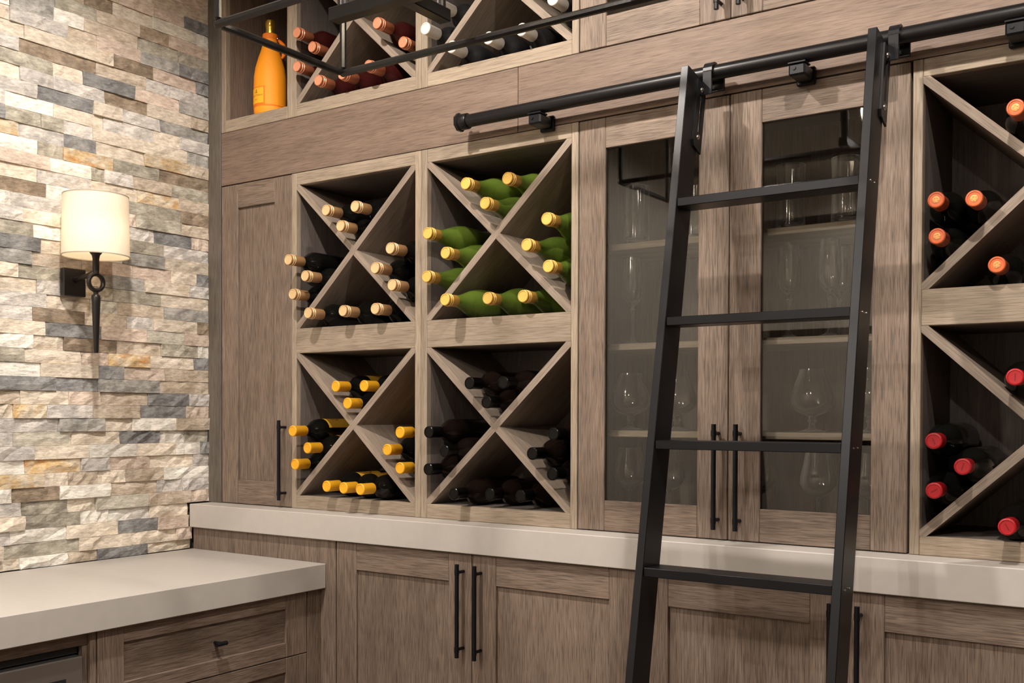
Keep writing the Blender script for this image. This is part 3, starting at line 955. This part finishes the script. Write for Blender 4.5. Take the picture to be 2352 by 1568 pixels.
# ------------------------------------------------------------------ chandelier
CX0, CX1, CY0, CY1, CZ0, CZ1 = 1.2195, 2.24, -0.978, -0.632, 2.114, 2.52
TB = 0.0072
t = empty('chandelier', ((CX0 + CX1) / 2, (CY0 + CY1) / 2, CZ0), 'black open-frame rectangular lantern chandelier hanging at the top', 'chandelier')
def sq(a, b, r=TB, name='frame_tube'):
    a, b = Vector(a), Vector(b)
    lo_ = Vector((min(a.x, b.x), min(a.y, b.y), min(a.z, b.z))) - Vector((r, r, r))
    hi_ = Vector((max(a.x, b.x), max(a.y, b.y), max(a.z, b.z))) + Vector((r, r, r))
    return box(name, t, lo_.x, hi_.x, lo_.y, hi_.y, lo_.z, hi_.z, CHB, .0042)
CHB = plain('chandelier_iron', (0.012, 0.011, 0.0105), 0.24, 0.2, 0.5, bump=0.15, bscale=120)
for z in (CZ0, CZ1):
    for y in (CY0, CY1):
        sq((CX0, y, z), (CX1, y, z))
    for x in (CX0, CX1):
        sq((x, CY0 + 2 * TB + .0002, z), (x, CY1 - 2 * TB - .0002, z))
for x in (CX0, CX1):
    for y in (CY0, CY1):
        sq((x, y, CZ0 + 2 * TB + .0002), (x, y, CZ1 - 2 * TB - .0002), TB)
CYM = (CY0 + CY1) / 2; CXM = (CX0 + CX1) / 2
BZ = 2.1545
box('center_bar', t, 1.357, 2 * CXM - 1.357, CYM - .015, CYM + .015, BZ - .0125, BZ + .0125, CHB, .002)
cands = [(1.385, CYM), (2 * CXM - 1.385, CYM)]
for x in (1.541, 2 * CXM - 1.541):
    box('cross_arm', t, x - .014, x + .014, CYM + .0152, CYM + .128, BZ - .0125, BZ + .0125, CHB, .002)
    box('cross_arm', t, x - .014, x + .014, CYM - .128, CYM - .0152, BZ - .0125, BZ + .0125, CHB, .002)
    cands += [(x, CYM - .110), (x, CYM + .110)]
BULB = emissive('candle_bulb', (1.0, .83, .60), BULB_STRENGTH)
SLEEVE = plain('candle_sleeve', (0.045, 0.04, 0.042), 0.28, 0.6)
for x, y in cands:
    bm = bmesh.new()
    bm_lathe(bm, [(.0118, 0), (.0118, .098), (.009, .100), (0, .100)], 16)
    c = mesh_obj('candle_sleeve', bm, SLEEVE, t, (x, y, BZ + .0127), smooth=40)
    bm = bmesh.new()
    bm_lathe(bm, [(.007, 0), (.012, .012), (.015, .03), (.013, .048), (.006, .066), (0, .075)], 14)
    mesh_obj('bulb', bm, BULB, c, (x, y, BZ + .1130), smooth=80)
for x in (CXM - .25, CXM + .25):
    rod('hanging_rod', t, (x, CYM, BZ + .0127), (x, CYM, CEIL - .022), .006, CHB, 10)
    sq((x, CY0 + 2 * TB + .0003, CZ1), (x, CYM - .0065, CZ1), .006, 'top_strut')
    sq((x, CYM + .0065, CZ1), (x, CY1 - 2 * TB - .0003, CZ1), .006, 'top_strut')
box('canopy', t, CXM - .32, CXM + .32, CYM - .055, CYM + .055, CEIL - .022, CEIL - .0003, CHB, .003)

# ------------------------------------------------------------------ recessed downlights
names = ['nearest the stone wall and the racks', 'above the ladder', 'furthest right by the racks', 'unseen, added to light the rear walls, nearest the stone wall in the far row', 'unseen, added to light the rear walls, in the middle of the far row', 'unseen, added to light the rear walls, furthest right in the far row']
LENS = emissive('downlight_lens', (1.0, .86, .68), 8.0)
for (x, y, e), nm in zip(DOWNLIGHTS, names):
    t = empty('recessed_downlight', (x, y, CEIL), 'white round recessed ceiling downlight, ' + nm, 'downlight', 'recessed ceiling downlights')
    bm = bmesh.new()
    bm_lathe(bm, [(.052, -.0005), (.072, -.0005), (.072, -.004), (.056, -.007), (.052, -.004), (.052, -.0005)], 32, cap=False)
    mesh_obj('trim_ring', bm, PLASTER, t, (x, y, CEIL), smooth=40)
    bm = bmesh.new()
    bm_lathe(bm, [(.0, -.0008), (.050, -.0008), (.050, -.002), (0, -.002)], 24)
    mesh_obj('lens', bm, LENS, t, (x, y, CEIL))
    ld = bpy.data.lights.new('downlight_lamp', 'SPOT')
    ld.energy = e; ld.color = WARM; ld.spot_size = R(165); ld.spot_blend = 0.35; ld.shadow_soft_size = 0.035
    lo = bpy.data.objects.new('lamp', ld); link(lo, t)
    lo.location = (0, 0, -.012)
# ------------------------------------------------------------------ bottles
def glass_body(name, col, rough=0.04, trans=0.0, ior=1.5):
    m, nt, b = new_mat(name)
    b.inputs['Base Color'].default_value = (*col, 1)
    b.inputs['Roughness'].default_value = rough
    b.inputs['Transmission Weight'].default_value = trans
    b.inputs['IOR'].default_value = ior
    b.inputs['Specular IOR Level'].default_value = 0.32
    return m
BK_GLASS = glass_body('dark_bottle_glass', (0.004, 0.004, 0.0035), 0.11)
BR_GLASS = glass_body('brown_bottle_glass', (0.007, 0.004, 0.003), 0.11)
RO_GLASS = glass_body('rose_bottle_glass', (0.032, 0.0055, 0.005), 0.11)
GR_GLASS = glass_body('green_bottle_glass', (0.56, 0.86, 0.12), 0.04, 0.86, 1.36)
MATTE_BK = plain('matte_black_glass', (0.010, 0.010, 0.011), 0.35)

def foil(name, col, rough=0.35, metal=0.0, spec=0.5):
    return plain(name, col, rough, metal, spec, bump=0.15, bscale=260, var=0.10)
GOLD_SIDE = foil('gold_capsule_side', (0.44, 0.245, 0.110), .38, .25)
GOLD_END = foil('gold_capsule_end', (0.74, 0.53, 0.275), .35, .25)
GOLD2_SIDE = foil('amber_capsule_side', (0.48, 0.26, 0.05), .38, .2)
GOLD2_END = foil('amber_capsule_end', (0.78, 0.50, 0.12), .35, .2)
YEL = foil('yellow_capsule', (0.84, 0.40, 0.016), .40)
BLKCAP = foil('black_capsule', (0.004, 0.0036, 0.0036), .22, 0.0, 0.18)
ORG_END = foil('orange_capsule_end', (0.66, 0.128, 0.032), .35)
ORG_SIDE = foil('orange_capsule_side', (0.42, 0.085, 0.03), .4)
ORG_EMB = foil('orange_emblem', (0.70, 0.33, 0.10), .4, .3)
REDC = foil('red_capsule', (0.40, 0.008, 0.014), .35)
REDD = foil('red_capsule_mark', (0.16, 0.006, 0.008), .4)
COP_SIDE = foil('copper_capsule_side', (0.40, 0.130, 0.060), .36, .3)
COP_END = foil('copper_capsule_end', (0.78, 0.33, 0.19), .33, .3)
WHT = foil('white_capsule', (0.66, 0.62, 0.56), .45)
YLAB = foil('yellow_label', (0.62, 0.34, 0.03), .6)
YLABR = foil('label_print', (0.28, 0.05, 0.015), .6)
WLAB = foil('white_label', (0.62, 0.62, 0.62), .6)

def profile(kind, r):
    if kind == 'bordeaux':
        return [(0, .006), (r * .55, .004), (r * .9, 0), (r, .006), (r, .188), (r * .97, .198), (r * .85, .210), (r * .64, .221), (r * .48, .231), (r * .415, .242), (.0150, .255), (.0146, .288), (.0146, .298), (0, .298)]
    return [(0, .006), (r * .55, .004), (r * .9, 0), (r, .006), (r, .128), (r * .985, .145), (r * .93, .163), (r * .82, .183), (r * .66, .203), (r * .52, .221), (r * .42, .238), (.0165, .252), (.0148, .270), (.0146, .298), (0, .298)]

def bottle_proto(kind, r, glass, side, end, caplen=.060, rings=2, label=None, mark=None):
    """local +z runs from the base to the mouth, length .302; parts: body, capsule, label."""
    t = empty('wine_bottle', (0, 0, 0))
    bm = bmesh.new()
    bm_lathe(bm, profile(kind, r), 28)
    mesh_obj('body', bm, glass, t, smooth=50)
    z1 = .3015; z0 = z1 - caplen; rc = .0163
    pr = [(rc - .0006, z0)]
    if rings:
        pr += [(rc, z0 + .001), (rc, z1 - .020)]
        for q in range(rings):
            zz = z1 - .0205 + q * .0075
            pr += [(rc + .0009, zz + .0012), (rc + .0009, zz + .0032), (rc - .0004, zz + .0048)]
        pr += [(rc - .0004, z1 - .004), (rc + .0004, z1 - .003), (rc + .0002, z1 - .0008), (rc - .0012, z1)]
    else:
        pr += [(rc, z0 + .001), (rc, z1 - .010), (rc + .0007, z1 - .0085), (rc + .0007, z1 - .0015), (rc - .0010, z1)]
    bm = bmesh.new()
    bm_lathe(bm, pr, 22, cap=False)
    cp = mesh_obj('capsule', bm, side, t, smooth=35)
    bm = bmesh.new()
    bm_lathe(bm, [(rc - .0010, z1), (rc - .0026, z1 + .0003), (rc - .0034, z1 - .0010), (.0035, z1 - .0012), (0, z1 - .0012)], 22, cap=False)
    mesh_obj('capsule_end', bm, end, cp, smooth=35)
    if rings:
        bm = bmesh.new()
        for q in range(rings):
            zz = z1 - .0205 + q * .0075
            bm_lathe(bm, [(rc + .0007, zz + .0008), (rc + .0015, zz + .0014), (rc + .0015, zz + .0030), (rc + .0007, zz + .0036)], 22, cap=False)
        mesh_obj('capsule_ring', bm, end, cp, smooth=35)
    if mark == 'emblem':
        bm = bmesh.new()
        bm_lathe(bm, [(0, z1 - .0011), (.0075, z1 - .0011), (.0075, z1 - .0005), (.006, z1 - .0002), (0, z1 - .0002)], 12)
        for a in range(5):
            m_ = Matrix.Translation((.0042 * math.cos(a * 2 * PI / 5), .0042 * math.sin(a * 2 * PI / 5), z1 - .0002))
            bm_lathe(bm, [(.0016, 0), (.0013, .0006), (0, .0007)], 6, m_)
        mesh_obj('emblem', bm, ORG_EMB, cp)
    if mark == 'slit':
        bm = bmesh.new()
        bm_box(bm, -.0009, .0009, -.0075, .0075, z1 - .0011, z1 - .0006)
        mesh_obj('slit', bm, REDD, cp)
    if label:
        mat, za, zb, a0, a1 = label
        bm = bmesh.new()
        n = 16
        A = [[bm.verts.new(((r + .0005) * math.cos(a0 + (a1 - a0) * i / n), (r + .0005) * math.sin(a0 + (a1 - a0) * i / n), z)) for i in range(n + 1)] for z in (za, zb)]
        for i in range(n):
            bm.faces.new((A[0][i], A[0][i + 1], A[1][i + 1], A[1][i]))
        lb = mesh_obj('label', bm, mat, t, smooth=60)
        if mat is YLAB:
            # curved capital C printed on the label
            bm = bmesh.new()
            m0 = (a0 + a1) / 2; zc = (za + zb) / 2
            inner, outer = [], []
            for i in range(15):
                q = R(50) + R(260) * i / 14
                for lst, rr in ((inner, .010), (outer, .0135)):
                    aa = m0 + rr * math.cos(q) / r; zz = zc + rr * 1.2 * math.sin(q)
                    lst.append(bm.verts.new(((r + .0009) * math.cos(aa), (r + .0009) * math.sin(aa), zz)))
            for i in range(14):
                bm.faces.new((inner[i], inner[i + 1], outer[i + 1], outer[i]))
            mesh_obj('label_print', bm, YLABR, lb)
    return t

PROTO = {
    'gold': bottle_proto('bordeaux', .0370, BK_GLASS, GOLD_SIDE, GOLD_END),
    'green': bottle_proto('burgundy', .0435, GR_GLASS, GOLD2_SIDE, GOLD2_END),
    'yellow': bottle_proto('bordeaux', .0370, BK_GLASS, YEL, YEL, .054, 0, (YLAB, .075, .176, R(15), R(150))),
    'black': bottle_proto('bordeaux', .0370, BR_GLASS, BLKCAP, BLKCAP, .050, 0),
    'orange': bottle_proto('bordeaux', .0360, BK_GLASS, ORG_SIDE, ORG_END, .050, 0, None, 'emblem'),
    'red': bottle_proto('bordeaux', .0370, BK_GLASS, REDC, REDC, .050, 0, None, 'slit'),
    'copper': bottle_proto('bordeaux', .0370, RO_GLASS, COP_SIDE, COP_END, .060),
    'white': bottle_proto('bordeaux', .0370, MATTE_BK, WHT, WHT, .056, 0, (WLAB, .05, .150, R(-150), R(-30))),
}
used = set()
def put(kind, x, ytip, z, label, group, spin=0.0):
    p = PROTO[kind]
    if kind in used:
        o = copy_tree(p)
    else:
        o = p; used.add(kind)
    o.location = (x, ytip + .3015, z)
    o.rotation_mode = 'XYZ'
    o.rotation_euler = (PI / 2, 0, 0)
    # small turn about its own axis so that the prints differ
    o.rotation_euler = (Matrix.Rotation(PI / 2, 3, 'X') @ Matrix.Rotation(spin, 3, 'Z')).to_euler()
    tag(o, label, 'bottle', group)
    return o

def pack(c, rows, r):
    x0, x1 = c; z0, z1 = rows
    xc, zc = (x0 + x1) / 2, (z0 + z1) / 2
    a = math.atan2(z1 - z0, x1 - x0); ca, sa = math.cos(a), math.sin(a)
    e = .0008; D = 2 * r + .0012; k = r + .00975 + e
    top0 = (xc, zc + k / ca)
    T = [top0, (top0[0] - D * ca, top0[1] + D * sa), (top0[0] + D * ca, top0[1] + D * sa)]
    X = x0 + r + e
    s = (xc - k * sa - X) / ca
    l0 = (X, zc - s * sa + k * ca)
    l1 = (l0[0] + D * ca, l0[1] + D * sa)
    dx = l1[0] - X
    l2 = (X, max(l1[1] + math.sqrt(D * D - dx * dx), l0[1] + D))
    Lb = [l0, l1, l2]
    return {'top': T, 'left': Lb, 'right': [(2 * xc - p[0], p[1]) for p in Lb], 'floor': z0 + r + e}

POSN = {'top': ['lowest in the upper notch', 'upper left in the upper notch', 'upper right in the upper notch'],
        'left': ['lowest in the left bin', 'middle in the left bin', 'topmost in the left bin'],
        'right': ['lowest in the right bin', 'middle in the right bin', 'topmost in the right bin']}
FL3 = ['left on the bin floor', 'middle on the bin floor', 'right on the bin floor']
def fill(kind, c, rows, r, desc, group, tips, floor):
    P = pack(c, rows, r)
    i = 0
    for b in ('top', 'left', 'right'):
        for q, y in enumerate(tips.get(b, ())):
            if y is None: continue
            put(kind, P[b][q][0], y, P[b][q][1], desc + ', ' + POSN[b][q], group, 0.0 if kind == 'yellow' else 0.7 * i - 1); i += 1
    names = FL3 if len(floor) == 3 else ['on the bin floor']
    for (x, y), nm in zip(floor, names):
        put(kind, x, y, P['floor'], desc + ', ' + nm, group, 0.0 if kind == 'yellow' else 0.5 * i - 1); i += 1

fill('gold', C1, ROW_HI, .0375, 'dark wine bottle with gold capsule', 'dark bottles with gold capsules',
     {'top': (-.056, -.060, -.054), 'left': (-.054, -.056, -.072), 'right': (-.058, -.068, -.066)}, [(.532, -.063), (.668, -.054), (.7900, -.048)])
fill('green', C2, ROW_HI, .0438, 'green wine bottle with amber capsule', 'green bottles with amber capsules',
     {'top': (-.052, -.052, -.040), 'left': (-.058, -.056, -.054), 'right': (-.042, -.046, -.050)}, [(1.0748, -.082), (1.192, -.046), (1.2985, -.034)])
fill('yellow', C1, ROW_LO, .0375, 'dark wine bottle with yellow capsule', 'dark bottles with yellow capsules',
     {'top': (-.026, -.018, -.014), 'left': (-.044, -.046, -.054), 'right': (-.022, -.014, -.022)}, [(.592, -.045), (.683, -.067), (.7605, -.079)])
fill('black', C2, ROW_LO, .0378, 'dark wine bottle with black capsule', 'dark bottles with black capsules',
     {'top': (-.042, -.044, -.044), 'left': (-.042, -.040, -.040), 'right': (-.028, -.038, -.024)}, [(1.089, -.060), (1.180, -.016), (1.282, -.018)])
fill('copper', C1, ROW_UP, .0375, 'rose wine bottle with copper capsule', 'rose bottles with copper capsules',
     {'left': (-.036, -.026, -.036), 'right': (-.012, -.060, None)}, [(.556, -.044), (.657, -.046), (.772, -.058)])
fill('white', C2, ROW_UP, .0375, 'black wine bottle with white capsule', 'black bottles with white capsules',
     {'left': (-.058, -.060, None), 'right': (-.034, None, None)}, [(1.067, -.045), (1.190, -.043), (1.298, -.044)])
fill('red', C3, ROW_LO, .0375, 'dark wine bottle with red capsule', 'dark bottles with red capsules',
     {'left': (-.044, -.048, -.052)}, [(2.481, -.084)])
put('red', 2.489, -.060, 1.4405, 'dark wine bottle with red capsule, on the left slope of the upper notch', 'dark bottles with red capsules')
og = 'dark bottles with orange capsules'
put('orange', 2.3375, -.048, 1.7345, 'dark wine bottle with orange capsule, lowest in the left bin', og)
put('orange', 2.3375, -.060, 1.8075, 'dark wine bottle with orange capsule, upper left in the left bin', og, 1.0)
put('orange', 2.4105, -.060, 1.8020, 'dark wine bottle with orange capsule, upper right in the left bin', og, 2.0)
put('orange', 2.485, -.062, 1.9720, 'dark wine bottle with orange capsule, on the left slope of the upper notch', og, .5)
put('orange', 2.449, -.030, 1.6321 + .037, 'dark wine bottle with orange capsule, on the bin floor', og, 1.4)

# ------------------------------------------------------------------ champagne in its jacket
JACKET = plain('orange_neoprene', (0.98, 0.335, 0.008), 0.62, bump=0.25, bscale=700)
JACKET2 = plain('orange_neoprene_band', (0.86, 0.20, 0.006), 0.62)
JLABEL = plain('jacket_label', (0.95, 0.45, 0.015), 0.5)
INK = plain('label_ink', (0.30, 0.13, 0.02), 0.6)
GFOIL = plain('gold_foil', (0.62, 0.40, 0.08), 0.28, 0.85, bump=0.9, bscale=180)
PX, PY, PZ = 0.2215, 0.0720, 2.3372
t = empty('champagne_bottle', (PX, PY, PZ), 'champagne bottle zipped in a bright orange jacket in the open cubby', 'bottle')
bm = bmesh.new()
bm_lathe(bm, [(0, 0), (.047, 0), (.0515, .006), (.0530, .02), (.0535, .10), (.0525, .135), (.048, .165), (.0395, .195), (.0310, .220), (.0255, .240), (.0235, .258), (.0232, .262), (.0238, .263)], 36, cap=False)
mesh_obj('jacket', bm, JACKET, t, (PX, PY, PZ), smooth=60)
bm = bmesh.new()
bm_lathe(bm, [(.0235, .2575), (.0252, .260), (.0252, .274), (.0240, .2765), (.0215, .277), (.0, .277)], 30, cap=False)
mesh_obj('collar', bm, JACKET2, t, (PX, PY, PZ), smooth=40)
bm = bmesh.new()
bm_lathe(bm, [(.0528, .030), (.0540, .0315), (.0540, .0345), (.0530, .036)], 36, cap=False)
mesh_obj('seam', bm, JACKET2, t, (PX, PY, PZ), smooth=60)
bm = bmesh.new()
bm_lathe(bm, [(.0150, .2772), (.0152, .290), (.0158, .300), (.0165, .304), (.0163, .316), (.0150, .322), (.010, .325), (0, .326)], 18)
rr = random.Random(3)
for v in bm.verts:
    v.co.x += rr.uniform(-.0008, .0008); v.co.y += rr.uniform(-.0008, .0008)
mesh_obj('foil_top', bm, GFOIL, t, (PX, PY, PZ), smooth=30)
bm = bmesh.new()                       # zip tongue at the back of the jacket
bm_tube(bm, [(.022, .012, .262), (.030, .018, .252), (.040, .020, .240), (.046, .020, .225), (.044, .018, .205), (.039, .015, .196)], [.003, .006, .008, .0085, .007, .003], 8)
mesh_obj('pull_loop', bm, JACKET2, t, (PX, PY, PZ), smooth=60)
bm = bmesh.new()
bm_lathe(bm, [(.0, 0), (.0035, .001), (.0035, .004), (0, .005)], 8)
mesh_obj('zip_stud', bm, STEEL, t, (PX + .028, PY + .006, PZ + .258), smooth=60)
def on_jacket(name, a0, a1, z0, z1, mat, off, par, n=10):
    bm = bmesh.new()
    rj = .0534 + off
    A = [[bm.verts.new((rj * math.cos(a0 + (a1 - a0) * i / n), rj * math.sin(a0 + (a1 - a0) * i / n), z)) for i in range(n + 1)] for z in (z0, z1)]
    B = [[bm.verts.new(((rj - .002) * math.cos(a0 + (a1 - a0) * i / n), (rj - .002) * math.sin(a0 + (a1 - a0) * i / n), z)) for i in range(n + 1)] for z in (z0, z1)]
    for i in range(n):
        bm.faces.new((A[0][i], A[0][i + 1], A[1][i + 1], A[1][i]))
        bm.faces.new((A[1][i], A[1][i + 1], B[1][i + 1], B[1][i]))
        bm.faces.new((A[0][i + 1], A[0][i], B[0][i], B[0][i + 1]))
    for i in (0, n):
        bm.faces.new((A[0][i], A[1][i], B[1][i], B[0][i]))
    return mesh_obj(name, bm, mat, par, (PX, PY, PZ), smooth=40)
# the camera side of the bottle is towards +x,-y; the label sits on its left half
LA0, LA1 = R(-126), R(-66)
bd = on_jacket('label_border', LA0 - R(4), LA1 + R(4), .036, .094, JACKET2, .0006, t)
lb = on_jacket('label', LA0, LA1, .040, .090, JLABEL, .0014, t)
def label_text(txt, size, zc, arc_c):
    cu = bpy.data.curves.new('label_text', 'FONT')
    cu.body = txt; cu.size = size; cu.align_x = 'CENTER'; cu.align_y = 'CENTER'
    tmp = bpy.data.objects.new('tmp_text', cu)
    COL.objects.link(tmp)
    bpy.context.view_layer.update()
    dg = bpy.context.evaluated_depsgraph_get()
    me = bpy.data.meshes.new_from_object(tmp.evaluated_get(dg))
    bpy.data.objects.remove(tmp, do_unlink=True)
    rj = .0534 + .0019
    for v in me.vertices:
        a = arc_c + v.co.x / rj
        v.co = Vector((rj * math.cos(a), rj * math.sin(a), zc + v.co.y))
    me.materials.clear(); me.materials.append(INK)
    o = bpy.data.objects.new('label_text', me)
    link(o, lb)
    o.location = Vector((PX, PY, PZ)) - wloc(lb)
    return o
lc = (LA0 + LA1) / 2
label_text('Veuve Clicquot', .0085, .066, lc)
label_text('BRUT', .0050, .052, lc)
bm = bmesh.new()                      # small anchor-like crest above the name
bm_box(bm, -.0006, .0006, -.0003, .0003, -.006, .005)
bm_box(bm, -.0035, .0035, -.0003, .0003, .002, .0032)
bm_box(bm, -.0045, -.0025, -.0003, .0003, -.005, -.002)
bm_box(bm, .0025, .0045, -.0003, .0003, -.005, -.002)
bm_box(bm, -.0035, .0035, -.0003, .0003, -.0062, -.0050)
cr = mesh_obj('crest', bm, INK, lb, (PX + .0553 * math.cos(lc), PY + .0553 * math.sin(lc), PZ + .0800))
cr.rotation_euler = (0, 0, lc + PI / 2)

# ------------------------------------------------------------------ drinking glasses
def glass_proto(kind):
    bm = bmesh.new()
    if kind == 'tumbler':
        pr = [(0, 0), (.033, 0), (.0355, .004), (.0345, .012), (.0330, .05), (.0325, .10), (.0345, .155), (.0330, .155), (.0312, .10), (.0315, .05), (.031, .020), (.024, .015), (0, .014)]
    elif kind == 'flute':
        pr = [(0, 0), (.032, 0), (.0325, .0015), (.018, .005), (.0055, .012), (.0036, .022), (.0034, .075), (.0042, .090), (.0075, .0935), (.0042, .097), (.0062, .103), (.012, .108), (.0225, .122), (.0262, .142), (.0262, .165), (.0235, .200), (.0215, .228), (.0205, .228), (.0225, .200), (.0252, .165), (.0252, .142), (.0215, .124), (.011, .112), (0, .109)]
    elif kind == 'snifter':
        pr = [(0, 0), (.036, 0), (.0365, .0015), (.020, .005), (.0105, .009), (.0075, .014), (.0075, .022), (.0110, .0265), (.0085, .0300), (.0085, .036), (.0125, .0395), (.026, .044), (.0425, .054), (.0505, .072), (.0490, .092), (.0405, .118), (.0325, .138), (.0300, .1495), (.0290, .1495), (.0315, .138), (.0395, .118), (.0480, .092), (.0495, .072), (.0415, .056), (.025, .046), (0, .0425)]
    else:
        pr = [(0, 0), (.034, 0), (.0345, .0015), (.018, .004), (.0055, .010), (.0038, .018), (.0038, .048), (.0055, .058), (.0085, .0615), (.018, .066), (.035, .078), (.0425, .094), (.0415, .112), (.035, .140), (.0300, .170), (.0290, .170), (.034, .140), (.0405, .112), (.0415, .094), (.034, .080), (.017, .068), (0, .0635)]
    bm_lathe(bm, pr, 32, cap=False)
    return mesh_obj(kind, bm, CRYSTAL, None, smooth=60)
GNAME = {'tumbler': 'highball_glass', 'flute': 'champagne_flute', 'snifter': 'snifter_glass', 'wine': 'wine_glass'}
GP = {}
SH = {'tumbler': SHELVES[2], 'flute': SHELVES[1], 'snifter': SHELVES[0], 'wine': 1.1064}
GL = [
 ('tumbler', 1.555, .120, 'tall clear highball glass on the top shelf behind the left glass door'),
 ('tumbler', 1.9705, .115, 'left tall clear highball glass on the top shelf behind the right glass door'),
 ('tumbler', 2.103, .115, 'right tall clear highball glass on the top shelf beside the right ladder stile'),
 ('tumbler', 1.700, .150, 'tall clear highball glass on the top shelf hidden beside the left ladder stile'),
 ('flute', 1.5445, .120, 'clear champagne flute on the second shelf behind the left glass door'),
 ('flute', 1.742, .150, 'clear champagne flute on the second shelf right of the left ladder stile'),
 ('flute', 1.967, .120, 'left champagne flute on the second shelf behind the right glass door'),
 ('flute', 2.0665, .115, 'middle champagne flute on the second shelf behind the right glass door'),
 ('flute', 2.058, .215, 'champagne flute at the back of the second shelf near the right ladder stile'),
 ('snifter', 1.5395, .120, 'round snifter glass on the third shelf left of the ladder'),
 ('snifter', 1.6745, .120, 'round snifter glass on the third shelf partly behind the left ladder stile'),
 ('snifter', 2.025, .120, 'round snifter glass on the third shelf behind the right glass door'),
 ('snifter', 2.160, .125, 'round snifter glass on the third shelf right of the right ladder stile'),
 ('wine', 1.5385, .120, 'clear wine glass on the cabinet floor left of the ladder'),
 ('wine', 1.648, .130, 'clear wine glass on the cabinet floor partly behind the left ladder stile'),
 ('wine', 2.041, .120, 'clear wine glass on the cabinet floor behind the right glass door'),
 ('wine', 1.880, .160, 'clear wine glass on the cabinet floor behind the middle door stiles'),
 ('wine', 2.158, .125, 'clear wine glass on the cabinet floor right of the right ladder stile'),
]
GG = {'tumbler': 'highball glasses on the top shelf', 'flute': 'champagne flutes on the second shelf', 'snifter': 'snifters on the third shelf', 'wine': 'wine glasses on the cabinet floor'}
for kind, x, y, l in GL:
    if kind not in GP:
        o = GP[kind] = glass_proto(kind)
    else:
        o = GP[kind].copy(); COL.objects.link(o)
    o.name = GNAME[kind]
    o.location = (x, y, SH[kind] + .0003)
    tag(o, l, 'glass', GG[kind])
